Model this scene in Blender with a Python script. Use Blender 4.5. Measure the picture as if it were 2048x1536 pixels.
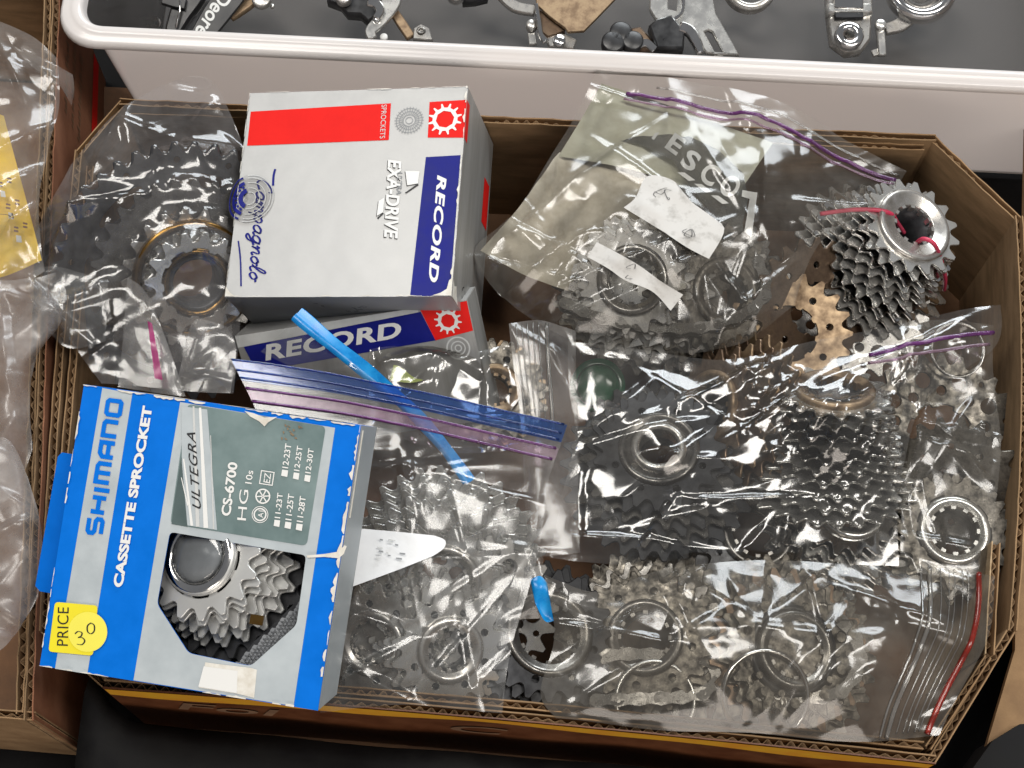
import bpy, bmesh, math, random
import numpy as np
from math import sin, cos, tan, pi, radians, sqrt, atan2
from mathutils import Vector, Matrix
from mathutils.bvhtree import BVHTree

for o in list(bpy.data.objects): bpy.data.objects.remove(o)
SC = bpy.context.scene
COL = SC.collection
S = 0.001                                    # everything below is written in millimetres

# ------------------------------------------------------------------ camera
TH, RHO, DIST, HFOV = radians(22), radians(3), 720.0, radians(36.8)
F = 1024 / tan(HFOV / 2)                     # focal length in photograph pixels
CT = Vector((0, 0, 100))
CD = Vector((0, sin(TH), -cos(TH)))
CP = CT - CD * DIST
_r0, _u0 = Vector((1, 0, 0)), Vector((0, cos(TH), sin(TH)))
CR = _r0 * cos(RHO) + _u0 * sin(RHO)
CU = _u0 * cos(RHO) - _r0 * sin(RHO)
cam_d = bpy.data.cameras.new('camera')
cam = bpy.data.objects.new('camera', cam_d); COL.objects.link(cam)
cam_d.sensor_fit = 'HORIZONTAL'; cam_d.angle = HFOV
cam_d.clip_start = 0.01; cam_d.clip_end = 60
cam.matrix_world = Matrix(((CR.x, CU.x, -CD.x, CP.x * S), (CR.y, CU.y, -CD.y, CP.y * S),
                           (CR.z, CU.z, -CD.z, CP.z * S), (0, 0, 0, 1)))
SC.camera = cam

# ------------------------------------------------------------------ world and lamps (hall under ceiling lamps)
w = bpy.data.worlds.new('World'); SC.world = w; w.use_nodes = True
w.node_tree.nodes['Background'].inputs[0].default_value = (0.93, 0.95, 1.0, 1)
w.node_tree.nodes['Background'].inputs[1].default_value = 0.19
def area(name, loc, target, sx, sy, power, color):
    l = bpy.data.lights.new(name, 'AREA'); l.shape = 'RECTANGLE'; l.size = sx; l.size_y = sy
    l.energy = power; l.color = color
    o = bpy.data.objects.new(name, l); COL.objects.link(o); o.location = loc
    o.rotation_euler = (Vector(target) - Vector(loc)).to_track_quat('-Z', 'Y').to_euler()
    return o
area('window_light', (0.5, 2.7, 1.75), (0, 0, 0.1), 2.2, 1.2, 88, (0.92, 0.97, 1.0))
area('ceiling_lamp', (-0.75, 0.45, 2.4), (0, 0, 0.1), 0.42, 1.2, 25, (1.0, 0.96, 0.90))
area('ceiling_lamp', (0.85, -0.1, 2.4), (0, 0, 0.1), 0.42, 1.2, 25, (1.0, 0.96, 0.90))
area('front_fill', (0.3, -2.7, 1.0), (0, 0, 0.1), 1.9, 1.2, 30, (1.0, 0.90, 0.80))  # added fill from behind the camera, brightens the sides facing it
SC.view_settings.view_transform = 'Standard'; SC.view_settings.look = 'None'
SC.view_settings.gamma = 1; SC.view_settings.exposure = 0.0
SC.render.engine = 'CYCLES'
SC.cycles.max_bounces = 6; SC.cycles.transparent_max_bounces = 14
SC.cycles.diffuse_bounces = 2; SC.cycles.glossy_bounces = 4; SC.cycles.transmission_bounces = 3
SC.cycles.caustics_reflective = False; SC.cycles.caustics_refractive = False
SC.cycles.sample_clamp_indirect = 6

# ------------------------------------------------------------------ projection helpers
def ray(px, py): return CD * F + CR * (px - 1024) - CU * (py - 768)
def at(px, py, z):
    k = ray(px, py); t = (z - CP.z) / k.z
    return CP + k * t
def frame(c, X, Y, N):
    return Matrix(((X[0], Y[0], N[0], c[0]), (X[1], Y[1], N[1], c[1]), (X[2], Y[2], N[2], c[2]), (0, 0, 0, 1)))
def axis_frame(c, a, spin=0.0):
    n = Vector(a).normalized(); x = Vector((1, 0, 0)); x = (x - n * x.dot(n)).normalized(); y = n.cross(x)
    X = x * cos(spin) + y * sin(spin); Y = n.cross(X)
    return frame(c, X, Y, n)
def rnd(seed): return random.Random(seed)

# ------------------------------------------------------------------ objects
WM = {}                                       # world matrix (mm) of every mesh, for draping the bags
def thing(name, label, cat, M=None, group=None, kind=None):
    o = bpy.data.objects.new(name, None); COL.objects.link(o); o.empty_display_size = 0.01
    M = M or Matrix.Identity(4)
    mm = M.copy(); mm.translation = M.translation * S
    o.matrix_world = mm
    tag(o, label, cat, group, kind); WM[o.name] = M
    return o
def tag(o, label=None, cat=None, group=None, kind=None):
    if label: o['label'] = label
    if cat: o['category'] = cat
    if group: o['group'] = group
    if kind: o['kind'] = kind
    return o
def link(name, me, mat, parent=None, M=None, smooth=None):
    """mesh with coordinates in mm*S; M is its local matrix (mm)"""
    o = bpy.data.objects.new(name, me); COL.objects.link(o)
    if mat and not me.materials: me.materials.append(mat)
    M = M or Matrix.Identity(4)
    mm = M.copy(); mm.translation = M.translation * S
    if parent: o.parent = parent
    o.matrix_local = mm
    WM[o.name] = (WM[parent.name] @ M) if parent else M
    if smooth is not None:
        me.polygons.foreach_set('use_smooth', [smooth] * len(me.polygons))
    return o
def mesh(name, verts, faces, mat, parent=None, M=None, smooth=False, world=False):
    if world and parent:
        inv = WM[parent.name].inverted(); verts = [inv @ Vector(v) for v in verts]
    me = bpy.data.meshes.new(name)
    me.from_pydata([(v[0] * S, v[1] * S, v[2] * S) for v in verts], [], faces); me.update()
    return link(name, me, mat, parent, M, smooth)
PL = {}
def plate_mesh(outlines, t, bevel=0.0, key=None):
    if key and key in PL: return PL[key]
    cu = bpy.data.curves.new('p', 'CURVE'); cu.dimensions = '2D'; cu.fill_mode = 'BOTH'
    cu.extrude = max(t / 2 - bevel, 0.0001) if t else 0; cu.bevel_depth = bevel; cu.bevel_resolution = 0
    if bevel: cu.offset = -bevel
    for pts in outlines:
        sp = cu.splines.new('POLY'); sp.points.add(len(pts) - 1)
        for i, p in enumerate(pts): sp.points[i].co = (p[0], p[1], 0, 1)
        sp.use_cyclic_u = True
    ob = bpy.data.objects.new('p', cu)
    me = bpy.data.meshes.new_from_object(ob)
    bpy.data.objects.remove(ob); bpy.data.curves.remove(cu)
    me.materials.clear()
    me.transform(Matrix.Scale(S, 4))
    if key: PL[key] = me
    return me
def plate(name, outlines, t, mat, parent=None, M=None, bevel=0.0, key=None):
    me = plate_mesh(outlines, t, bevel, (key, mat.name) if key else None)
    return link(name, me, mat, parent, M)
def circle(r, n=24, cx=0, cy=0, a0=0): return [(cx + r * cos(a0 + 2 * pi * i / n), cy + r * sin(a0 + 2 * pi * i / n)) for i in range(n)]
def T3(x, y, z): return Matrix.Translation((x, y, z))
def lathe(name, prof, mat, parent=None, M=None, n=40, smooth=True, closed=False):
    vs, fs = [], []; k = len(prof)
    for i in range(n):
        a = 2 * pi * i / n
        for r, z in prof: vs.append((r * cos(a), r * sin(a), z))
    for i in range(n):
        j = (i + 1) % n
        for q in range(k if closed else k - 1):
            p = (q + 1) % k
            fs.append((i * k + q, j * k + q, j * k + p, i * k + p))
    o = mesh(name, vs, fs, mat, parent, M, smooth)
    return o
def tube_data(pts, r, n=8, caps=True):
    pts = [Vector(p) for p in pts]; vs, fs = [], []
    up = Vector((0, 0, 1))
    for i, p in enumerate(pts):
        d = (pts[min(i + 1, len(pts) - 1)] - pts[max(i - 1, 0)]).normalized()
        a = d.cross(up)
        if a.length < 1e-3: a = d.cross(Vector((1, 0, 0)))
        a.normalize(); b = d.cross(a)
        rr = r[i] if isinstance(r, (list, tuple)) else r
        for k in range(n):
            t = 2 * pi * k / n; vs.append(p + a * (rr * cos(t)) + b * (rr * sin(t)))
    for i in range(len(pts) - 1):
        for k in range(n):
            l = (k + 1) % n
            fs.append((i * n + k, i * n + l, (i + 1) * n + l, (i + 1) * n + k))
    if caps:
        fs.append(tuple(range(n - 1, -1, -1))); fs.append(tuple(range((len(pts) - 1) * n, len(pts) * n)))
    return vs, fs
def tube(name, pts, r, mat, parent=None, M=None, n=8, world=False):
    v, f = tube_data(pts, r, n); return mesh(name, v, f, mat, parent, M, True, world)
def spline(pts, n=8):
    pts = [Vector(p) if len(p) == 3 else Vector((p[0], p[1], 0)) for p in pts]; out = []
    for i in range(len(pts) - 1):
        p0 = pts[max(i - 1, 0)]; p1 = pts[i]; p2 = pts[i + 1]; p3 = pts[min(i + 2, len(pts) - 1)]
        for k in range(n):
            t = k / n
            out.append(0.5 * ((2 * p1) + (p2 - p0) * t + (2 * p0 - 5 * p1 + 4 * p2 - p3) * t * t + (3 * p1 - p0 - 3 * p2 + p3) * t ** 3))
    out.append(pts[-1]); return out
def box_data(x0, x1, y0, y1, z0, z1):
    v = [(x0, y0, z0), (x1, y0, z0), (x1, y1, z0), (x0, y1, z0), (x0, y0, z1), (x1, y0, z1), (x1, y1, z1), (x0, y1, z1)]
    return v, [(3, 2, 1, 0), (4, 5, 6, 7), (0, 1, 5, 4), (1, 2, 6, 5), (2, 3, 7, 6), (3, 0, 4, 7)]
def merge(parts):
    vs, fs = [], []
    for v, f in parts:
        k = len(vs); vs += list(v); fs += [tuple(i + k for i in q) for q in f]
    return vs, fs

# ------------------------------------------------------------------ materials
def nt(name):
    m = bpy.data.materials.new(name); m.use_nodes = True; t = m.node_tree
    for n in list(t.nodes):
        if n.type != 'OUTPUT_MATERIAL': t.nodes.remove(n)
    return m, t, t.nodes['Material Output']
def noise(t, scale, detail=4, rough=0.6, stretch=None, ob=True):
    tc = t.nodes.new('ShaderNodeTexCoord'); mp = t.nodes.new('ShaderNodeMapping')
    mp.inputs['Scale'].default_value = stretch or (1, 1, 1)
    n = t.nodes.new('ShaderNodeTexNoise'); n.inputs['Scale'].default_value = scale
    n.inputs['Detail'].default_value = detail; n.inputs['Roughness'].default_value = rough
    t.links.new(tc.outputs['Object'], mp.inputs['Vector']); t.links.new(mp.outputs[0], n.inputs['Vector'])
    return n
def ramp(t, src, stops):
    r = t.nodes.new('ShaderNodeValToRGB'); e = r.color_ramp.elements
    while len(e) < len(stops): e.new(0.5)
    for i, (p, c) in enumerate(stops):
        e[i].position = p; e[i].color = (c[0], c[1], c[2], 1) if hasattr(c, '__len__') else (c, c, c, 1)
    t.links.new(src, r.inputs[0]); return r
def surf(name, c1, c2=None, rough=0.6, metal=0.0, scale=120, bump=0.0, bscale=None, stretch=None, spec=0.5, lo=0.35, hi=0.65, rvar=0.1, coat=0.0):
    m, t, out = nt(name); p = t.nodes.new('ShaderNodeBsdfPrincipled')
    n = noise(t, scale, 5, 0.62, stretch)
    r = ramp(t, n.outputs[0], [(lo, c1), (hi, c2 or c1)]); t.links.new(r.outputs[0], p.inputs['Base Color'])
    rr = ramp(t, n.outputs[0], [(0.3, max(rough - rvar, 0.03)), (0.7, min(rough + rvar, 1))])
    t.links.new(rr.outputs[0], p.inputs['Roughness'])
    p.inputs['Metallic'].default_value = metal; p.inputs['Specular IOR Level'].default_value = spec
    p.inputs['Coat Weight'].default_value = coat
    if bump:
        b = t.nodes.new('ShaderNodeBump'); b.inputs['Strength'].default_value = 1; b.inputs['Distance'].default_value = bump * S
        n2 = noise(t, bscale or scale * 3, 3, 0.6, stretch); t.links.new(n2.outputs[0], b.inputs['Height']); t.links.new(b.outputs[0], p.inputs['Normal'])
    t.links.new(p.outputs[0], out.inputs[0]); return m
def film(name, haze=0.06, tint=(0.95, 0.95, 0.94), rough=0.10, refl=1.7, hcol=(0.8, 0.8, 0.78), bump=0.25, dirt=0.0):
    """thin clear plastic: light passes straight through, both faces reflect, a little milky haze"""
    m, t, out = nt(name)
    tr = t.nodes.new('ShaderNodeBsdfTransparent'); tr.inputs[0].default_value = (*tint, 1)
    gl = t.nodes.new('ShaderNodeBsdfGlossy'); gl.inputs['Roughness'].default_value = rough; gl.inputs[0].default_value = (1, 1, 1, 1)
    df = t.nodes.new('ShaderNodeBsdfDiffuse'); df.inputs[0].default_value = (*hcol, 1)
    tl = t.nodes.new('ShaderNodeBsdfTranslucent'); tl.inputs[0].default_value = (*hcol, 1)
    dm = t.nodes.new('ShaderNodeMixShader'); dm.inputs[0].default_value = 0.5
    t.links.new(df.outputs[0], dm.inputs[1]); t.links.new(tl.outputs[0], dm.inputs[2])
    hz = t.nodes.new('ShaderNodeMixShader'); t.links.new(tr.outputs[0], hz.inputs[1]); t.links.new(dm.outputs[0], hz.inputs[2])
    n = noise(t, 45, 5, 0.65)
    hr = ramp(t, n.outputs[0], [(0.3, haze * 0.35), (0.75, min(haze * 1.9, 1))]); t.links.new(hr.outputs[0], hz.inputs[0])
    fr = t.nodes.new('ShaderNodeFresnel'); fr.inputs[0].default_value = refl
    mx = t.nodes.new('ShaderNodeMixShader'); t.links.new(fr.outputs[0], mx.inputs[0])
    t.links.new(hz.outputs[0], mx.inputs[1]); t.links.new(gl.outputs[0], mx.inputs[2])
    b = t.nodes.new('ShaderNodeBump'); b.inputs['Strength'].default_value = 1; b.inputs['Distance'].default_value = bump * S
    n2 = noise(t, 110, 3, 0.6); t.links.new(n2.outputs[0], b.inputs['Height'])
    t.links.new(b.outputs[0], gl.inputs['Normal']); t.links.new(b.outputs[0], fr.inputs['Normal'])
    t.links.new(mx.outputs[0], out.inputs[0]); return m

KRAFT = surf('kraft_cardboard', (0.24, 0.14, 0.065), (0.34, 0.21, 0.105), 0.85, scale=60, bump=0.12, bscale=700)
KRAFT_IN = surf('kraft_liner', (0.21, 0.13, 0.062), (0.33, 0.205, 0.105), 0.85, scale=40, bump=0.1, bscale=600, stretch=(1, 1, 4))
FLUTE = surf('fluting_paper', (0.17, 0.10, 0.05), (0.30, 0.19, 0.10), 0.9, scale=200)
KRAFT_EDGE = surf('cut_cardboard', (0.36, 0.24, 0.13), (0.52, 0.38, 0.23), 0.9, scale=300, bump=0.25, bscale=900)
KRAFT_DK = surf('dark_cardboard', (0.16, 0.085, 0.045), (0.24, 0.13, 0.07), 0.85, scale=50, bump=0.1)
ORANGE_CARD = surf('orange_cardboard', (0.22, 0.085, 0.04), (0.28, 0.12, 0.06), 0.8, scale=60, bump=0.1)
YELLOW_PRINT = surf('yellow_print', (0.80, 0.43, 0.03), (0.70, 0.30, 0.02), 0.5, scale=80)
BROWN_PRINT = surf('brown_print', (0.10, 0.03, 0.01), (0.15, 0.05, 0.016), 0.5, scale=60)
BLACK = surf('black_table', (0.006, 0.006, 0.007), (0.012, 0.012, 0.012), 0.75, scale=60, bump=0.1, spec=0.2)
TUB = None
SILVER = surf('bright_steel', (0.78, 0.77, 0.74), (0.46, 0.45, 0.42), 0.25, 0.82, scale=140, lo=0.4, hi=0.8, rvar=0.12)
NEWSILVER = surf('satin_nickel', (0.74, 0.74, 0.72), (0.64, 0.64, 0.62), 0.38, 0.65, scale=90, rvar=0.08)
CHROME = surf('chrome', (0.75, 0.74, 0.72), (0.62, 0.61, 0.6), 0.12, 1.0, scale=90, rvar=0.07)
STEEL = surf('worn_steel', (0.62, 0.60, 0.57), (0.25, 0.235, 0.21), 0.30, 0.80, scale=170, lo=0.4, hi=0.75, rvar=0.14)
DARKST = surf('dark_steel', (0.24, 0.23, 0.215), (0.07, 0.065, 0.06), 0.30, 0.8, scale=150, lo=0.35, hi=0.7, rvar=0.14)
BLACKST = surf('black_steel', (0.075, 0.077, 0.082), (0.03, 0.03, 0.033), 0.40, 0.5, scale=120, rvar=0.12)
GREASY = surf('greasy_steel', (0.22, 0.20, 0.17), (0.045, 0.04, 0.034), 0.42, 0.7, scale=260, lo=0.35, hi=0.65, rvar=0.2, bump=0.15, bscale=500)
TAN = surf('tan_brass', (0.40, 0.29, 0.18), (0.20, 0.135, 0.085), 0.5, 0.75, scale=180, rvar=0.14)
GOLD = surf('gold_anodised', (0.26, 0.15, 0.045), (0.14, 0.075, 0.02), 0.26, 0.9, scale=100, rvar=0.08)
BROWNST = surf('brown_steel', (0.26, 0.18, 0.12), (0.12, 0.08, 0.055), 0.4, 0.75, scale=200, rvar=0.15)
GREYPL = surf('grey_plastic', (0.26, 0.27, 0.28), (0.32, 0.33, 0.34), 0.35, scale=80)
BLACKPL = surf('black_plastic', (0.015, 0.015, 0.016), (0.03, 0.03, 0.032), 0.35, scale=120)
GREENPL = surf('green_plastic', (0.004, 0.05, 0.02), (0.008, 0.10, 0.04), 0.2, scale=80)
REDPL = surf('red_plastic', (0.50, 0.03, 0.08), (0.62, 0.06, 0.12), 0.35, scale=90)
PAPER = surf('white_paper', (0.80, 0.81, 0.82), (0.86, 0.87, 0.88), 0.8, scale=90, bump=0.08)
DIRTY = surf('smudged_paper', (0.56, 0.545, 0.52), (0.36, 0.345, 0.32), 0.8, scale=160, lo=0.5, hi=0.72, bump=0.1)
BEIGE = surf('beige_card', (0.62, 0.57, 0.46), (0.42, 0.37, 0.28), 0.55, scale=110, lo=0.35, hi=0.7, bump=0.15)
GREENISH = surf('pale_green_card', (0.47, 0.47, 0.36), (0.40, 0.39, 0.29), 0.45, scale=110, bump=0.1)
YELLOW = surf('yellow_card', (0.90, 0.60, 0.01), (0.86, 0.52, 0.01), 0.45, scale=60)
STICKER_Y = surf('yellow_sticker', (0.85, 0.74, 0.02), (0.80, 0.68, 0.02), 0.5, scale=60)
STICKER_P = surf('pale_yellow_sticker', (0.88, 0.80, 0.10), (0.84, 0.76, 0.09), 0.5, scale=60)
LIME = surf('lime_paper', (0.50, 0.58, 0.16), (0.42, 0.50, 0.13), 0.6, scale=60)
INK = surf('black_ink', (0.012, 0.012, 0.014), None, 0.5)
GREYINK = surf('grey_ink', (0.22, 0.23, 0.24), (0.27, 0.28, 0.29), 0.5)
PALEINK = surf('pale_grey_ink', (0.62, 0.63, 0.62), (0.55, 0.56, 0.55), 0.5)
WHITEINK = surf('white_ink', (0.78, 0.78, 0.76), None, 0.5)
BLUE_BOX = surf('sky_blue_print', (0.0, 0.145, 0.62), (0.0, 0.165, 0.70), 0.5, scale=70, spec=0.12, bump=0.6, bscale=16)
SILV_BOX = surf('silver_print', (0.45, 0.50, 0.525), (0.51, 0.56, 0.585), 0.45, 0.15, scale=60, bump=0.6, bscale=16)
TEAL = surf('teal_photo_print', (0.12, 0.175, 0.175), (0.22, 0.29, 0.29), 0.45, scale=25, spec=0.2)
TEAL_DK = surf('dark_teal_print', (0.07, 0.10, 0.10), (0.10, 0.14, 0.14), 0.35, scale=30)
REC_SILV = surf('silver_foil_card', (0.42, 0.42, 0.415), (0.49, 0.49, 0.48), 0.42, 0.25, scale=45, rvar=0.06, bump=0.9, bscale=14)
REC_SIDE = surf('scuffed_silver_card', (0.42, 0.42, 0.41), (0.28, 0.275, 0.26), 0.42, 0.3, scale=70, stretch=(1, 0.12, 1), rvar=0.08, bump=0.8, bscale=16)
RED = surf('red_print', (0.72, 0.012, 0.010), (0.78, 0.018, 0.014), 0.5, scale=60, spec=0.12)
NAVY = surf('navy_print', (0.008, 0.012, 0.17), (0.012, 0.016, 0.21), 0.45, scale=60, spec=0.15)
CARD_WHITE = surf('worn_white_card', (0.78, 0.76, 0.70), (0.62, 0.58, 0.50), 0.8, scale=200)
CARD_GREY = surf('grey_card_back', (0.34, 0.33, 0.31), (0.42, 0.41, 0.39), 0.85, scale=90)
FILM = film('clear_film', 0.07, (0.98,0.98,0.975), 0.15, 1.6, bump=0.03)
FILM_M = film('milky_film', 0.17, (0.97, 0.97, 0.96), 0.16, 1.55, (0.80, 0.77, 0.74), bump=0.1)
FILM_W = film('whitish_film', 0.26, (0.96, 0.96, 0.95), 0.26, 1.5, (0.82, 0.79, 0.77), bump=0.0)
FILM_A = film('hazy_film', 0.11, (0.97, 0.97, 0.97), 0.12, 1.6, (0.78, 0.75, 0.74), bump=0.03)
FILM_G = film('grey_clear_film', 0.09, (0.975, 0.975, 0.965), 0.16, 1.6, (0.68, 0.63, 0.55), bump=0.03)
FILM_F = film('puffy_grey_film', 0.17, (0.86, 0.85, 0.82), 0.15, 1.6, (0.50, 0.45, 0.38), bump=0.03)
FILM_SH = film('crackly_film', 0.05, (0.98, 0.98, 0.97), 0.12, 1.75, (0.74, 0.70, 0.64), bump=0.04)
BLUE_BAND = film('blue_film', 0.30, (0.20, 0.36, 0.78), 0.12, 1.6, (0.03, 0.13, 0.50), bump=0.05)
BLUE_ZIP = surf('blue_zip_plastic', (0.0, 0.17, 0.50), (0.005, 0.28, 0.66), 0.28, scale=120, stretch=(1, 1, 1))
PURPLE = film('purple_film', 0.62, (0.62, 0.40, 0.70), 0.15, 1.6, (0.30, 0.08, 0.34), bump=0.05)
PINKISH = film('lilac_film', 0.40, (0.80, 0.66, 0.78), 0.2, 1.5, (0.52, 0.34, 0.44), bump=0.05)
MAGENTA = film('magenta_film', 0.7, (0.8, 0.3, 0.5), 0.2, 1.5, (0.55, 0.05, 0.24), bump=0.05)
REDZIP = film('red_film', 0.7, (0.85, 0.3, 0.25), 0.2, 1.5, (0.58, 0.05, 0.03), bump=0.05)
CLEARZIP = film('clear_zip_film', 0.16, (0.93, 0.92, 0.90), 0.12, 1.6, (0.85, 0.83, 0.80), bump=0.05)
TESCO_DK = film('dark_printed_film', 0.52, (0.50, 0.50, 0.47), 0.12, 1.6, (0.17, 0.17, 0.155), bump=0.1)
STICK_CLEAR = film('clear_sticker_film', 0.06, (0.97, 0.97, 0.98), 0.08, 1.5, bump=0.0)
CLEAR_CAP = film('clear_plastic_cap', 0.25, (0.85, 0.87, 0.88), 0.08, 1.6, (0.45, 0.47, 0.49), bump=0.02)
def tub_mat(name, tcol, amount, trans=0.62, gr=0.18, ior=1.45):
    m, t, out = nt(name)
    df = t.nodes.new('ShaderNodeBsdfDiffuse'); df.inputs[0].default_value = (0.92, 0.875, 0.85, 1)
    tl = t.nodes.new('ShaderNodeBsdfTranslucent'); tl.inputs[0].default_value = (0.97, 0.82, 0.74, 1)
    a = t.nodes.new('ShaderNodeMixShader'); a.inputs[0].default_value = trans
    t.links.new(df.outputs[0], a.inputs[1]); t.links.new(tl.outputs[0], a.inputs[2])
    tr = t.nodes.new('ShaderNodeBsdfTransparent'); tr.inputs[0].default_value = (*tcol, 1)
    b = t.nodes.new('ShaderNodeMixShader'); b.inputs[0].default_value = amount
    t.links.new(a.outputs[0], b.inputs[1]); t.links.new(tr.outputs[0], b.inputs[2])
    gl = t.nodes.new('ShaderNodeBsdfGlossy'); gl.inputs['Roughness'].default_value = gr
    fr = t.nodes.new('ShaderNodeFresnel'); fr.inputs[0].default_value = ior
    c = t.nodes.new('ShaderNodeMixShader'); t.links.new(fr.outputs[0], c.inputs[0]); t.links.new(b.outputs[0], c.inputs[1]); t.links.new(gl.outputs[0], c.inputs[2])
    t.links.new(c.outputs[0], out.inputs[0]); return m
TUB_WALL = tub_mat('frosted_tub_plastic', (0.9, 0.88, 0.87), 0.06)
TUB_RIM = tub_mat('white_tub_rim_plastic', (0.9, 0.88, 0.87), 0.04, 0.3)
TUB_INNER = tub_mat('clear_tub_inner_plastic', (0.98, 0.97, 0.96), 0.86)
TUB_FLOOR = tub_mat('clear_tub_plastic', (0.88, 0.86, 0.83), 0.86, 0.3, 0.35, 1.25)

# ------------------------------------------------------------------ text
def text_data(s, shear=0.0, bold=0.0, spacing=1.0):
    cu = bpy.data.curves.new('t', 'FONT'); cu.body = s; cu.size = 1; cu.shear = shear; cu.offset = bold; cu.space_character = spacing
    cu.resolution_u = 4
    ob = bpy.data.objects.new('t', cu); me = bpy.data.meshes.new_from_object(ob)
    vs = np.array([v.co[:] for v in me.vertices]); fs = [tuple(p.vertices) for p in me.polygons]
    bpy.data.objects.remove(ob); bpy.data.curves.remove(cu); bpy.data.meshes.remove(me)
    lo = vs.min(0); hi = vs.max(0)
    vs = (vs - lo) / np.maximum(hi - lo, 1e-6)
    return vs, fs
class Face:
    """a flat face with a local frame; px() turns a photograph pixel into its local coordinates"""
    def __init__(s, M): s.M = M; s.I = M.inverted()
    def px(s, x, y, h=0.0):
        o = s.I @ CP; k = s.I.to_3x3() @ ray(x, y); t = (h - o.z) / k.z
        p = o + k * t; return (p.x, p.y)
def print_poly(face, parent, name, pts, mat, h, warp=None, local=False):
    q = pts if local else [face.px(*p) for p in pts]
    me = plate_mesh([q], 0)
    vs = [Vector(v.co) / S for v in me.vertices]; fs = [tuple(p.vertices) for p in me.polygons]; bpy.data.meshes.remove(me)
    vs = [(v.x, v.y, h) for v in vs]
    if warp: vs = [warp(v) for v in vs]
    return mesh(name, vs, fs, mat, parent)
def print_text(face, parent, name, s, p0, p1, hpx, mat, h, shear=0.0, bold=0.0, spacing=1.0, warp=None, flip=1):
    """s runs from pixel p0 to p1 (baseline); hpx: pixel of the cap line above p0"""
    a = Vector(face.px(*p0)); b = Vector(face.px(*p1)); c = Vector(face.px(*hpx))
    vs, fs = text_data(s, shear, bold, spacing)
    out = [a + (b - a) * v[0] + (c - a) * v[1] for v in vs]
    out = [(v.x, v.y, h) for v in out]
    if warp: out = [warp(v) for v in out]
    return mesh(name, out, fs, mat, parent)
def stroke_data(pts, wd, h):
    """calligraphic ribbon in the plane z = h"""
    vs, fs = [], []
    for i, p in enumerate(pts):
        d = (pts[min(i + 1, len(pts) - 1)] - pts[max(i - 1, 0)]); d = d.normalized() if d.length > 1e-6 else Vector((1, 0, 0))
        n = Vector((-d.y, d.x, 0)); ww = wd * (0.45 + 0.75 * abs(d.y))
        vs += [(p.x + n.x * ww, p.y + n.y * ww, h), (p.x - n.x * ww, p.y - n.y * ww, h)]
    for i in range(len(pts) - 1): fs.append((2 * i, 2 * i + 1, 2 * i + 3, 2 * i + 2))
    return vs, fs
def gear_outline(n, r0, r1, cx=0, cy=0, duty=0.5):
    o = []
    for i in range(n):
        for t, r in ((0, r0), (0.28, r0 * 1.02), (0.42, r1), (0.58, r1), (0.72, r0 * 1.02)):
            a = 2 * pi * (i + t) / n; o.append((cx + r * cos(a), cy + r * sin(a)))
    return o

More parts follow.
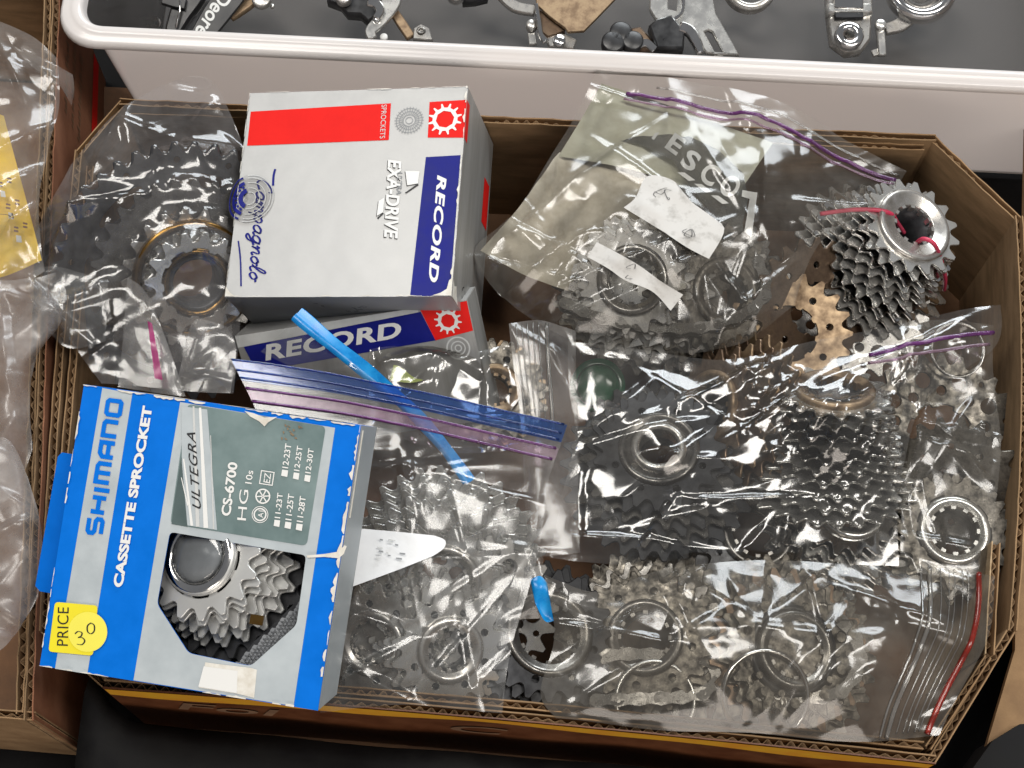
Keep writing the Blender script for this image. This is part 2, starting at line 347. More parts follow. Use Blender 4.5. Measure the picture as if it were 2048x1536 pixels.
# ------------------------------------------------------------------ sprockets and cassettes
PITCH, KT = 9.6, 0.78                         # tooth pitch and tooth depth factor at this scene's scale
def more(N): return int(round(N * 12.7 / PITCH))
def tooth_ring(N):
    R = PITCH / (2 * sin(pi / N)); o = []
    for i in range(N):
        for t, d in ((0, -3.9), (.12, -3.5), (.22, -1.9), (.31, 0.3), (.40, 2.5), (.60, 2.5), (.69, 0.3), (.78, -1.9), (.88, -3.5)):
            a = 2 * pi * (i + t) / N; o.append(((R + d * KT) * cos(a), (R + d * KT) * sin(a)))
    return o, R
def splined_hole(r, k=9, depth=1.6):
    o = []
    for i in range(k):
        for t, d in ((0, 0), (.30, 0), (.36, -depth), (.64, -depth), (.70, 0), (.85, 0)):
            a = 2 * pi * (i + t) / k; o.append(((r + d) * cos(a), (r + d) * sin(a)))
    return o
def sprocket_mesh(N, style='plain', t=1.9, inner=17.3):
    key = ('sprocket', N, style, t, inner)
    if key in PL: return PL[key].copy() if False else PL[key]
    o, R = tooth_ring(N); outs = [o]; root = R - 4 * KT
    if style == 'arms' and root - inner > 12:            # open spider
        k = 5; r0, r1 = inner + 5, root - 4
        outs.append(splined_hole(inner))
        for i in range(k):
            a0 = 2 * pi * i / k + 0.16; a1 = 2 * pi * (i + 1) / k - 0.16
            p = [(r1 * cos(a0 + (a1 - a0) * q / 7), r1 * sin(a0 + (a1 - a0) * q / 7)) for q in range(8)]
            p += [(r0 * cos(a1 + (a0 - a1) * q / 4), r0 * sin(a1 + (a0 - a1) * q / 4)) for q in range(5)]
            outs.append(p)
    elif style == 'slots' and root - inner > 12:
        outs.append(splined_hole(inner)); rm = (root * 0.68 + inner * 0.32)
        for i in range(7):
            a = 2 * pi * i / 7; L = rm * 0.30; wd = 3.6; tx, ty = -sin(a), cos(a); nx, ny = cos(a), sin(a)
            p = [(rm * nx + L * cos(q * pi / 8) * tx + wd * sin(q * pi / 8) * nx, rm * ny + L * cos(q * pi / 8) * ty + wd * sin(q * pi / 8) * ny) for q in range(16)]
            outs.append(p)
        for i in range(14): 
            a = 2 * pi * (i + .5) / 14; outs.append(circle(1.5, 8, (root - 3.6) * cos(a), (root - 3.6) * sin(a)))
    elif style == 'drilled' and root - inner > 9:
        outs.append(splined_hole(inner)); g = root - inner
        for i in range(10):
            a = 2 * pi * i / 10; outs.append(circle(min(g * 0.20, 4.6), 12, (inner + g * 0.62) * cos(a), (inner + g * 0.62) * sin(a)))
        for i in range(10):
            a = 2 * pi * (i + .5) / 10; outs.append(circle(min(g * 0.13, 2.8), 10, (inner + g * 0.33) * cos(a), (inner + g * 0.33) * sin(a)))
            outs.append(circle(1.4, 8, (inner + g * 0.86) * cos(a), (inner + g * 0.86) * sin(a)))
    else:
        r = min(inner, root - 3)
        outs.append(splined_hole(r, 9, 1.2))
        if root - r > 7:
            for i in range(8):
                a = 2 * pi * i / 8; outs.append(circle(1.7, 8, (r + root) / 2 * cos(a), (r + root) / 2 * sin(a)))
    me = plate_mesh(outs, t, 0.25, key); return me
def sprocket(N, mat, parent, M, style='plain', t=1.9, inner=17.3, name='sprocket'):
    me = sprocket_mesh(N, style, t, inner)
    k = ('sm', N, style, t, inner, mat.name)
    if k not in PL:
        c = me.copy(); c.materials.append(mat); PL[k] = c
    return link(name, PL[k], mat, parent, M)
def lockring(mat, parent, M, ro=17.5, ri=12.0, name='lockring'):
    prof = [(ro, -2.2), (ro, 0.4), (ro - 1.0, 1.4), (ro - 3.0, 1.4), (ro - 3.6, 0.7), (ri + 0.4, 0.5), (ri, 0.0), (ri, -4)]
    b = lathe(name, prof, mat, parent, M, 36)
    vs, fs = [], []
    for i in range(12):
        a = 2 * pi * i / 12; c, s = cos(a), sin(a); v, f = box_data(-1.3, 0.2, -1.1, 1.1, -3.5, 0.3)
        v = [((ri + x) * c - y * s, (ri + x) * s + y * c, z) for x, y, z in v]; k = len(vs); vs += v; fs += [tuple(q + k for q in g) for g in f]
    mesh('spline_teeth', vs, fs, mat, b)
    return b
CASS = []
def cassette(name, label, px, py, z, axis, teeth, mats, gap=4.2, lock=SILVER, lock_r=(17.5, 12.0), styles=None, group='bicycle cassettes and freewheels in the box', spin=0.0, spacer=BLACKPL, inner=17.3, t=1.35, cat='cassette', body=True):
    """teeth run from the small end, which lies at photograph pixel (px, py) at height z"""
    M = axis_frame(at(px, py, z), axis, spin); th = thing(name, label, cat, M, group)
    parts = []; RR = rnd(int(px + py))
    if lock: parts.append(lockring(lock, th, T3(0, 0, 1.0), *lock_r))
    n0 = len(teeth); n1 = max(int(round(n0 * 1.28)), n0); gap = gap * n0 / n1; zz = -0.8
    mats = [mats[min(int(i * n0 / n1), len(mats) - 1)] for i in range(n1)]; styles = [styles[min(int(i * n0 / n1), len(styles) - 1)] for i in range(n1)] if styles else None
    teeth = [more(teeth[0] if n1 == 1 else np.interp(i * (n0 - 1) / (n1 - 1), range(n0), teeth)) for i in range(n1)]
    for i, N in enumerate(teeth):
        m = mats[min(i, len(mats) - 1)]; st = (styles[min(i, len(styles) - 1)] if styles else 'plain')
        R = PITCH / (2 * sin(pi / N))
        parts.append(sprocket(N, m, th, T3(0, 0, zz) @ Matrix.Rotation(RR.uniform(0, 6), 4, 'Z'), st, t, inner))
        if i < len(teeth) - 1:
            ro = min(R - 6.5, 21); parts.append(lathe('spacer', [(ro, zz - 0.9), (ro, zz - gap + 0.7), (ro - 3, zz - gap + 0.7), (ro - 3, zz - .7)], spacer, th, None, 24, True, True))
        zz -= gap
    if body:
        ri = lock_r[1] + 1.5 if lock else 13
        parts.append(lathe('hub_tube', [(ri, -1.5), (ri, zz + gap - 1), (ri - 1.5, zz + gap - 1), (ri - 1.5, -1.5)], BLACKST, th, None, 24, True, True))
    for p in parts: CASS.append(p)
    th_parts[th.name] = parts
    return th
th_parts = {}
def loose(name, label, px, py, z, axis, N, mat, style='plain', spin=0, inner=17.3, t=1.9, group='loose sprockets'):
    N = more(N); M = axis_frame(at(px, py, z), axis, spin); me = sprocket_mesh(N, style, t, inner)
    k = ('sm', N, style, t, inner, mat.name)
    if k not in PL:
        c = me.copy(); c.materials.append(mat); PL[k] = c
    o = link(name, PL[k], mat, None, M); tag(o, label, 'sprocket', group); th_parts[o.name] = [o]; return o
def ring(name, label, px, py, z, axis, R, r, mat, group=None, cat='ring'):
    M = axis_frame(at(px, py, z), axis)
    o = lathe(name, [(R + r * cos(a), 1.8 * r * sin(a)) for a in [2 * pi * i / 10 for i in range(10)]], mat, None, M, 48, True, True)
    tag(o, label, cat, group); th_parts[o.name] = [o]; return o
def chain(name, label, path, zfun, mat, mat2, seed=0, group='bicycle chains'):
    """roller chain laid on its side along a pixel path"""
    pts = [at(p[0], p[1], zfun) if not callable(zfun) else at(p[0], p[1], zfun(i)) for i, p in enumerate(path)]
    sp = spline(pts, 14); ds = [0]
    for a, b in zip(sp, sp[1:]): ds.append(ds[-1] + (b - a).length)
    n = int(ds[-1] / 9.6); th = thing(name, label, 'chain', T3(*sp[0]), group)
    pos = []
    for i in range(n + 1):
        t = i * 9.6; k = max(j for j in range(len(ds)) if ds[j] <= t + 1e-6); k = min(k, len(sp) - 2)
        f = (t - ds[k]) / max(ds[k + 1] - ds[k], 1e-6); pos.append(sp[k].lerp(sp[k + 1], f))
    key = ('link', mat.name)
    def outline(L, r, wst):
        o = []
        for s, a0 in ((1, -pi / 2), (-1, pi / 2)):
            for q in range(7): a = a0 + pi * q / 6; o.append((s * L / 2 + r * cos(a), r * sin(a)))
            o.append((0, s * wst))
        return o
    if key not in PL:
        me = bpy.data.meshes.new('chain_link'); vs, fs = [], []
        base = plate_mesh([outline(12.7, 4.2, 3.0)], 1.0, 0)
        bv = [Vector(v.co) / S for v in base.vertices]; bf = [tuple(p.vertices) for p in base.polygons]
        L = [([(v.x, v.y, v.z + 3) for v in bv], bf), ([(v.x, v.y, v.z - 3) for v in bv], bf)]
        for s in (-6.35, 6.35): L.append(tube_data([(s, 0, -3.4), (s, 0, 4.0)], 1.9, 8))
        vs, fs = merge(L); me.from_pydata([(v[0] * S * .757, v[1] * S * .757, v[2] * S * .757) for v in vs], [], fs); PL[key] = me
        me.materials.append(mat)
    parts = []
    R = rnd(seed)
    for i in range(n):
        c = (pos[i] + pos[i + 1]) / 2; d = (pos[i + 1] - pos[i]).normalized(); nn = Vector((R.uniform(-.15, .15), R.uniform(-.15, .15), 1)); nn = (nn - d * nn.dot(d)).normalized(); y = nn.cross(d)
        if i % 2: c = c + nn * 0.6
        M = frame(c - Vector(sp[0]), d, y, nn)
        if i % 2: M = M @ Matrix.Diagonal((1, 1, 0.72, 1))
        parts.append(link('chain_link', PL[key], mat, th, M))
    th_parts[th.name] = parts; return th

# ------------------------------------------------------------------ plastic bags
def poly_at(pts, n):
    """n points evenly spaced along a smoothed pixel polyline"""
    sp = spline([(p[0], p[1], p[2] if len(p) > 2 else 0) for p in pts], 12) if len(pts) > 2 else [Vector((p[0], p[1], 0)) for p in pts]
    d = [0]
    for a, b in zip(sp, sp[1:]): d.append(d[-1] + (b - a).length)
    out = []
    for i in range(n):
        t = d[-1] * i / (n - 1)
        k = 0
        while k < len(d) - 2 and d[k + 1] < t: k += 1
        f = (t - d[k]) / max(d[k + 1] - d[k], 1e-6); out.append(sp[k].lerp(sp[k + 1], min(f, 1)))
    return np.array([[p.x, p.y] for p in out])
def tri(t): return np.abs((t % 1.0) - 0.5) * 2
def creases(X, Y, seed, amp=1.0, waves=((75, 1.2), (46, 1.1), (29, 1.0), (17, .6), (10, .35))):
    R = rnd(seed); Z = np.zeros_like(X)
    wx = 8 * np.sin(X / 37 + R.uniform(0, 6)) * np.cos(Y / 29 + R.uniform(0, 6)); wy = 8 * np.sin(Y / 33 + R.uniform(0, 6)) * np.cos(X / 41 + R.uniform(0, 6))
    for wl, k in waves:
        for j in range(3):
            a = R.uniform(0, pi); ph = R.uniform(0, 1)
            m = np.clip(1.5 * np.sin(X / (wl * .8) + Y / (wl * 1.9) + R.uniform(0, 6)) * np.sin(Y / (wl * .7) - X / (wl * 2.3) + R.uniform(0, 6)), -.2, 1)
            Z += (tri(((X + wx) * cos(a) + (Y + wy) * sin(a)) / wl + ph) ** 1.05) * wl * 0.045 * k * (0.25 + m)
    Z *= .62
    x0, x1, y0, y1 = X.min(), X.max(), Y.min(), Y.max(); ar = (x1 - x0) * (y1 - y0)
    for i in range(int(6 + ar / 700)):                  # straight pinched folds, steep on one side
        cx, cy = R.uniform(x0, x1), R.uniform(y0, y1); a = R.gauss(.6, .9); L = R.uniform(14, 75); wa, wb = R.uniform(1.6, 4), R.uniform(5, 14); h = R.uniform(.8, 3.0)
        d = -(X - cx) * sin(a) + (Y - cy) * cos(a); s_ = (X - cx) * cos(a) + (Y - cy) * sin(a)
        prof = np.where(d > 0, np.clip(1 - d / wa, 0, 1), np.clip(1 + d / wb, 0, 1))
        Z += h * prof * np.clip(1.25 - np.abs(s_) / L * 1.25, 0, 1)
    return Z * amp
def bvh_of(obs):
    vs, fs = [], []
    for o in obs:
        M = WM[o.name]; k = len(vs)
        vs += [M @ (v.co / S) for v in o.data.vertices]; fs += [tuple(i + k for i in p.vertices) for p in o.data.polygons]
    return BVHTree.FromPolygons(vs, fs) if vs else None
def patch(T, B, L=None, Rt=None, zc=(60, 60, 60, 60), nu=80, nv=60, contents=(), bulge=0.0, crease=1.0, seed=1, relax=50, clear=0.7, sag=12.0, flat_top=0.0, waves=None, bridge=3):
    """sheet spanned between four pixel edges, draped over its contents, creased; returns (nv, nu, 3)"""
    T_, B_ = poly_at(T, nu), poly_at(B, nu)
    L_ = poly_at(L or [T[0], B[0]], nv); R_ = poly_at(Rt or [T[-1], B[-1]], nv)
    u = np.linspace(0, 1, nu)[None, :, None]; v = np.linspace(0, 1, nv)[:, None, None]
    P = (1 - v) * T_[None] + v * B_[None] + (1 - u) * L_[:, None] + u * R_[:, None] - ((1 - u) * (1 - v) * T_[0] + u * (1 - v) * T_[-1] + (1 - u) * v * B_[0] + u * v * B_[-1])
    U, V = u[..., 0], v[..., 0]
    Zb = (1 - V) * ((1 - U) * zc[0] + U * zc[1]) + V * ((1 - U) * zc[3] + U * zc[2])
    edge = np.minimum(np.minimum(U, 1 - U), np.minimum(V, 1 - V)) + 0 * Zb
    Zb = Zb + bulge * 16 * U * (1 - U) * V * (1 - V)
    K = np.array(CD * F)[None, None] + np.array(CR)[None, None] * (P[..., :1] - 1024) - np.array(CU)[None, None] * (P[..., 1:] - 768)
    t = (Zb - CP.z) / K[..., 2]
    X = CP.x + K[..., 0] * t; Y = CP.y + K[..., 1] * t
    H = np.full(X.shape, -1e3)
    obs = []
    for c in contents: obs += th_parts[c.name]
    tree = bvh_of(obs)
    if tree:
        dn = Vector((0, 0, -1))
        for i in range(nv):
            for j in range(nu):
                h = tree.ray_cast(Vector((X[i, j], Y[i, j], 400)), dn)
                if h[0] is not None: H[i, j] = h[0].z + clear
    low = Zb - sag
    Hd = H.copy()                                        # the film bridges small gaps such as those between teeth
    for _ in range(bridge):
        A = np.pad(Hd, 1, mode='edge'); Hd = np.maximum.reduce([A[1:-1, 1:-1], A[:-2, 1:-1], A[2:, 1:-1], A[1:-1, :-2], A[1:-1, 2:]])
    for _ in range(bridge):
        A = np.pad(Hd, 1, mode='edge'); Hd = np.minimum.reduce([A[1:-1, 1:-1], A[:-2, 1:-1], A[2:, 1:-1], A[1:-1, :-2], A[1:-1, 2:]])
    H = np.maximum(H, Hd); Z = np.maximum(Zb, H)
    for it in range(relax):
        A = Z.copy(); A[1:-1, 1:-1] = (Z[:-2, 1:-1] + Z[2:, 1:-1] + Z[1:-1, :-2] + Z[1:-1, 2:]) / 4
        A[0], A[-1], A[:, 0], A[:, -1] = Z[0], Z[-1], Z[:, 0], Z[:, -1]
        Z = np.maximum(np.maximum(A, H), low)
    kw = dict(waves=waves) if waves else {}
    soft = np.clip(edge * 9 + 0.35, 0, 1)
    if flat_top: soft = soft * np.clip((V - flat_top) * 8 + 0.15, 0.08, 1)
    Cz = creases(X, Y, seed, crease, **kw); Cz = Cz - Cz.mean()
    Z = np.maximum(Z + Cz * soft, H - clear * 0.4)
    R = rnd(seed + 99)                                    # sideways creep so outlines are not ruled lines
    X = X + 1.6 * np.sin(Y / 11 + R.uniform(0, 6)) * np.clip(crease, 0, 1) * 0.5; Y = Y + 1.6 * np.sin(X / 13 + R.uniform(0, 6)) * np.clip(crease, 0, 1) * 0.5
    return np.stack([X, Y, Z], -1)
def sheet(name, G, mat, parent, off=0.0, smooth=True):
    nv, nu = G.shape[:2]; vs = [(p[0], p[1], p[2] + off) for p in G.reshape(-1, 3)]
    fs = [(i * nu + j, (i + 1) * nu + j, (i + 1) * nu + j + 1, i * nu + j + 1) for i in range(nv - 1) for j in range(nu - 1)]
    return mesh(name, vs, fs, mat, parent, None, smooth, True)
def bag(name, label, mat=FILM, bands=(), group='clear plastic bags of parts', depth=14, back=False, **kw):
    G = patch(**kw); nv, nu = G.shape[:2]
    c = G.reshape(-1, 3).mean(0); th = thing(name, label, 'plastic bag', T3(c[0], c[1], G[..., 2].min()), group)
    sheet('film', G, mat, th)
    if back:
        step = 4; g = G[::step, ::step].copy(); n2, m2 = g.shape[:2]
        U = np.linspace(0, 1, m2)[None]; V = np.linspace(0, 1, n2)[:, None]
        e = np.clip(np.minimum(np.minimum(U, 1 - U), np.minimum(V, 1 - V)) * 6, 0, 1)
        base = min(kw.get('zc', (60,) * 4)) - depth
        g[..., 2] = g[..., 2] * (1 - e) - 0.4 + np.minimum(base, g[..., 2]) * e
        sheet('back_film', g, mat, th)
    for nm, ax, a, b, m in bands:
        if ax == 'v': g = G[int(a * (nv - 1)):int(b * (nv - 1)) + 1 + (int(a * (nv - 1)) == int(b * (nv - 1)))]
        else: g = G[:, int(a * (nu - 1)):int(b * (nu - 1)) + 1 + (int(a * (nu - 1)) == int(b * (nu - 1)))]
        sheet(nm, g, m, th, 0.45)
    return th, G
def zip_line(th, G, ax, s, e0, e1, mat, r=0.8, name='zip_seal', off=0.6):
    """raised bead along the sheet at parameter s"""
    nv, nu = G.shape[:2]
    if ax == 'v': L = G[int(s * (nv - 1)), int(e0 * (nu - 1)):int(e1 * (nu - 1)) + 1]
    else: L = G[int(e0 * (nv - 1)):int(e1 * (nv - 1)) + 1, int(s * (nu - 1))]
    pts = [Vector((p[0], p[1], p[2] + off)) for p in L[::2]]
    return tube(name, pts, r, mat, th, None, 6, True)

# ================================================================== the setting: black table
v, f = box_data(-1600, 1600, -1400, 1600, -6, 0)
tag(mesh('table', v, f, BLACK), None, None, None, 'structure')

# ================================================================== cardboard boxes
def corr_panel(parent, a, b, z0, z1, th=3.6, inside=1, outer=KRAFT, inner=KRAFT_IN, name='wall_panel', seed=0, jag=0.5, wl=5.2, bow=0.0):
    """corrugated board standing from a to b (xy, mm): outer liner, inner liner and wavy fluting between them"""
    a, b = Vector((a[0], a[1], 0)), Vector((b[0], b[1], 0)); d = b - a; L = d.length; d.normalize(); n = Vector((-d.y, d.x, 0)) * inside
    R = rnd(seed); N = max(int(L / 6), 2)
    def P(s, off, z): return a + d * s + n * (off + bow * 4 * (s / L) * (1 - s / L)) + Vector((0, 0, z))
    def liner(o0, o1, dz):
        vs, fs = [], []
        for i in range(N + 1):
            s = L * i / N; j = R.uniform(-jag, jag) + dz
            vs += [P(s, o0, z0), P(s, o1, z0), P(s, o1, z1 + j), P(s, o0, z1 + j)]
        for i in range(N):
            for k in range(4):
                l = (k + 1) % 4; fs.append((4 * i + k, 4 * i + 4 + k, 4 * i + 4 + l, 4 * i + l))
        fs += [(0, 1, 2, 3), (4 * N + 3, 4 * N + 2, 4 * N + 1, 4 * N)]
        return vs, fs
    v, f = liner(0, 0.6, 0); o = mesh(name, v, f, outer, parent, None, False, True)
    v, f = liner(th - 0.6, th, 0); mesh('inner_liner', v, f, inner, o, None, False, True)
    vs, fs = [], []; M = int(L / wl * 8); am = (th - 1.3) / 2
    for i in range(M + 1):
        s = L * i / M; off = th / 2 + am * sin(2 * pi * s / wl + 1.3 * sin(s * .043 + seed)) * (.72 + .28 * sin(s * .09 + seed * 2))
        zt = z1 - 2.6 + 1.3 * sin(s * .11 + seed) + .3 * sin(s * .47)
        vs += [P(s, off - 0.2, z0), P(s, off - 0.2, zt), P(s, off + 0.2, zt), P(s, off + 0.2, z0)]
    for i in range(M):
        for k in range(3): fs.append((4 * i + k, 4 * i + 4 + k, 4 * i + 5 + k, 4 * i + 1 + k))
    mesh('fluting', vs, fs, FLUTE, o, None, True, True)
    return o
def px2(p, z=100): q = at(p[0], p[1], z); return (q.x, q.y)
TR = 100.0
tray = thing('cardboard_tray', 'shallow brown corrugated cardboard tray with cut corners holding all the bagged cassettes', 'cardboard tray', T3(10, 0, 0))
rim = [px2(p) for p in [(205, 1376), (1872, 1528), (2034, 1262), (2046, 432), (1872, 268), (240, 196), (150, 300), (78, 1262)]]
names = ['front', 'corner', 'right', 'corner', 'back', 'corner', 'left', 'corner']
for i in range(8):
    a, b = rim[i], rim[(i + 1) % 8]
    corr_panel(tray, a, b, 1, TR - (1.5 if i in (1, 3, 5, 7) else 0), 3.8, 1, BROWN_PRINT if i == 0 else KRAFT, KRAFT_IN, 'wall_panel', i, bow={2: -4, 6: -2, 0: 2, 4: 1}.get(i, 0))
# inner lining boards (double wall) at front, right and right corner
def inset(p, q, o, s0=0, s1=1):
    a, b = Vector(p), Vector(q); d = b - a; n = Vector((-d.y, d.x)).normalized(); return a + d * s0 + n * o, a + d * s1 + n * o
a, b = inset(rim[0], rim[1], 5.6, .03, .985); corr_panel(tray, a, b, 2, TR + 0.8, 3.4, 1, KRAFT, KRAFT_IN, 'lining_board', 21, bow=1.6, jag=0.9)
a, b = px2((1862, 1500)), px2((1982, 1318)); corr_panel(tray, a, b, 2, TR + 0.5, 3.0, 1, KRAFT, KRAFT_IN, 'lining_board', 22)
a, b = px2((1986, 1312)), px2((1999, 1088)); corr_panel(tray, a, b, 2, TR + 2, 4.2, 1, KRAFT, KRAFT_EDGE, 'lining_board', 23)
a, b = px2((1850, 285), 98), px2((1300, 262), 98); corr_panel(tray, a, b, 2, TR - 4, 3.4, 1, KRAFT, KRAFT_IN, 'lining_board', 24)
a, b = px2((930, 232), 96), px2((260, 212), 96); corr_panel(tray, a, b, 2, TR - 6, 3.4, 1, KRAFT, KRAFT_IN, 'lining_board', 25)
a, b = px2((172, 330)), px2((112, 1000)); corr_panel(tray, a, b, 2, TR - 1, 3.6, 1, KRAFT, KRAFT_IN, 'lining_board', 26)
vs = [(x, y, z) for z in (0.8, 4.0) for x, y in rim]
mesh('base', vs, [tuple(range(7, -1, -1)), tuple(range(8, 16))] + [(i, (i + 1) % 8, 8 + (i + 1) % 8, 8 + i) for i in range(8)], KRAFT_DK, tray, None, False, True)
# printed yellow border and lettering on the front wall
fa, fb = Vector((*rim[0], 0)), Vector((*rim[1], 0)); fd = (fb - fa).normalized(); fn = Vector((fd.y, -fd.x, 0)); FL = (fb - fa).length
def fpt(s, z, o=0.25):
    return fa + fd * s + fn * (o - 2 * 4 * (s / FL) * (1 - s / FL)) + Vector((0, 0, z))
vs, fs = [], []
for i in range(41):
    s = FL * i / 40 + (0.6 if i == 0 else -0.6 if i == 40 else 0); vs += [fpt(s, TR - 1.4), fpt(s, TR - 13 - 3 * sin(s / 38) - 2 * sin(s / 15))]
for i in range(40): fs.append((2 * i, 2 * i + 1, 2 * i + 3, 2 * i + 2))
mesh('yellow_border', vs, fs, YELLOW_PRINT, tray, None, False, True)
for s0, wd, st in ((26, 48, 'Fol'), (150, 26, 'C')):
    tv, tf = text_data(st, 0.2, 0.01)
    mesh('lettering', [fpt(s0 + x[0] * wd, TR - 38 + x[1] * 17, 0.5) for x in tv], tf, KRAFT_DK, tray, None, False, True)

# left neighbour: another cardboard box, its right wall and front corner in view
lb = thing('cardboard_box', 'orange-brown cardboard box on the left with bags spilling over its edge', 'cardboard box', T3(-320, 0, 0), 'neighbouring cardboard boxes')
la, lc = px2((122, -60), 104), px2((66, 1440), 104)
corr_panel(lb, la, lc, 1, 104, 3.8, -1, ORANGE_CARD, KRAFT_IN, 'wall_panel', 31, 1.0)
a = Vector(la) + Vector((-4.6, 0)); b = Vector(lc) + Vector((-4.6, 3)); corr_panel(lb, a, b, 1, 103, 3.8, -1, KRAFT, KRAFT_IN, 'lining_board', 32, 1.2)
corr_panel(lb, lc, (lc[0] - 190, lc[1] + 6), 1, 102, 3.8, -1, KRAFT, KRAFT_IN, 'wall_panel', 33, 1.0)
corr_panel(lb, (la[0] - 190, la[1]), la, 1, 104, 3.8, -1, KRAFT, KRAFT_IN, 'wall_panel', 34)
v, f = box_data(lc[0] - 190, lc[0] - 8, lc[1] + 6, la[1] - 6, 0.8, 4); mesh('base', v, f, KRAFT_DK, lb, None, False, True)
# red stripe and dark scribbled lettering on its right outer wall
ld = (Vector((*lc, 0)) - Vector((*la, 0))).normalized(); ln = Vector((-ld.y, ld.x, 0))
if ln.x < 0: ln = -ln
def lpt(s, z, o=0.3): return Vector((*la, 0)) + ld * s + ln * o + Vector((0, 0, z))
mesh('red_stripe', [lpt(2, 20), lpt(150, 20), lpt(150, 32), lpt(2, 32)], [(0, 1, 2, 3)], RED, lb, None, False, True)
R = rnd(5)
for row, z in enumerate((84, 70, 56)):
    vs, fs = [], []
    for i in range(16):
        s = 22 + i * 3.4 + R.uniform(-.5, .5); h = R.uniform(3, 7); k = len(vs)
        vs += [lpt(s, z), lpt(s + 2.2, z + R.uniform(-1, 1)), lpt(s + 2.0, z + h), lpt(s + .4, z + h * .8)]; fs.append((k, k + 1, k + 2, k + 3))
    mesh('worn_lettering', vs, fs, KRAFT_DK, lb, None, False, True)

# right neighbour: plain cardboard box flap and a black foam block
rb = thing('cardboard_flap', 'plain brown cardboard flap lying flat beside the right side of the tray', 'cardboard flap', T3(300, -60, 0))
rp = [px2(p, 60) for p in [(2052, 250), (2300, 330), (2300, 1440), (2046, 1452), (2010, 1500), (1960, 1536), (2030, 1300)]]
vs = [(x, y, z) for z in (56, 60) for x, y in rp]; n = len(rp)
mesh('panel', vs, [tuple(range(n)), tuple(range(2 * n - 1, n - 1, -1))] + [(i, (i + 1) % n, n + (i + 1) % n, n + i) for i in range(n)], KRAFT, rb, None, False, True)
v, f = box_data(280, 420, -150, 150, 0.5, 55.5); mesh('support', v, f, KRAFT_DK, rb, None, False, True)
bp = [px2(p, 66) for p in [(1900, 1600), (1985, 1482), (2040, 1448), (2300, 1440), (2300, 1640)]]; n = 5
vs = [(x, y, z) for z in (40, 66) for x, y in bp]
o = mesh('foam_block', vs, [tuple(range(n)), tuple(range(2 * n - 1, n - 1, -1))] + [(i, (i + 1) % n, n + (i + 1) % n, n + i) for i in range(n)], BLACK)
tag(o, 'black block in the lower right corner on the brown flap', 'foam block')

# ================================================================== frosted plastic tub
tubt = thing('plastic_tub', 'frosted white plastic tub full of derailleurs along the top', 'plastic tub', T3(0, 380, 0))
TZ = 118.0
ta, tb = at(104, 82, TZ), at(2300, 190, TZ); txd = (tb - ta); txd.z = 0; txd.normalize(); tyd = Vector((-txd.y, txd.x, 0))
TW, TD = 590.0, 380.0
def rr_ring(x0, y0, x1, y1, r, n=8):
    o = []
    for cx, cy, a0 in ((x1 - r, y0 + r, -pi / 2), (x1 - r, y1 - r, 0), (x0 + r, y1 - r, pi / 2), (x0 + r, y0 + r, pi)):
        for k in range(n + 1): a = a0 + pi / 2 * k / n; o.append((cx + r * cos(a), cy + r * sin(a)))
    return o
def tpt(x, y, z): return Vector((ta.x, ta.y, 0)) + txd * x + tyd * y + Vector((0, 0, z))
def loft(rings, name, mat, cap=False, smooth=True):
    vs, fs = [], []; n = len(rings[0][0])
    for pts, z in rings: vs += [tpt(x, y, z) for x, y in pts]
    for i in range(len(rings) - 1):
        for k in range(n):
            l = (k + 1) % n; fs.append((i * n + k, i * n + l, (i + 1) * n + l, (i + 1) * n + k))
    if cap: fs.append(tuple(range((len(rings) - 1) * n, len(rings) * n)))
    return mesh(name, vs, fs, mat, tubt, None, smooth, True)
def rng(i, z, r): return (rr_ring(i, i, TW - i, TD - i, r), z)
loft([rng(20, 2, 10), rng(15, 60, 13), rng(10.5, TZ - 6, 16)], 'outer_wall', TUB_WALL)
loft([rng(10.5, TZ - 6, 16), rng(3, TZ - 7.5, 19), rng(1.2, TZ - 7, 19.5), rng(0, TZ - 5, 20), rng(0.6, TZ - 2.5, 20), rng(2.2, TZ - 1.2, 19), rng(4.2, TZ - 1.6, 18), rng(6, TZ - .2, 17), rng(8.5, TZ, 15), rng(10.5, TZ - .5, 13), rng(11.6, TZ - 2.5, 12), rng(12.4, TZ - 6, 12)], 'rim', TUB_RIM)
loft([rng(12.4, TZ - 6, 12), rng(17, 60, 10), rng(22, 6, 8)], 'inner_wall', TUB_INNER)
loft([rng(23, 3.6, 8), rng(22, 5.6, 8), rng(22.6, 5.8, 8), rng(30, 5.0, 8), rng(60, 4.4, 5)], 'floor', TUB_FLOOR, True, False)
R = rnd(3)
for p in [(222, 50), (262, 22), (310, 45), (295, 6), (282, 56)]:
    c = at(p[0], p[1], 12); lathe('drain_hole', [(1.5, 0), (3.0, .6), (3.4, 0)], TUB_WALL, tubt, WM[tubt.name].inverted() @ axis_frame(c, (0, -.5, .8)), 14)

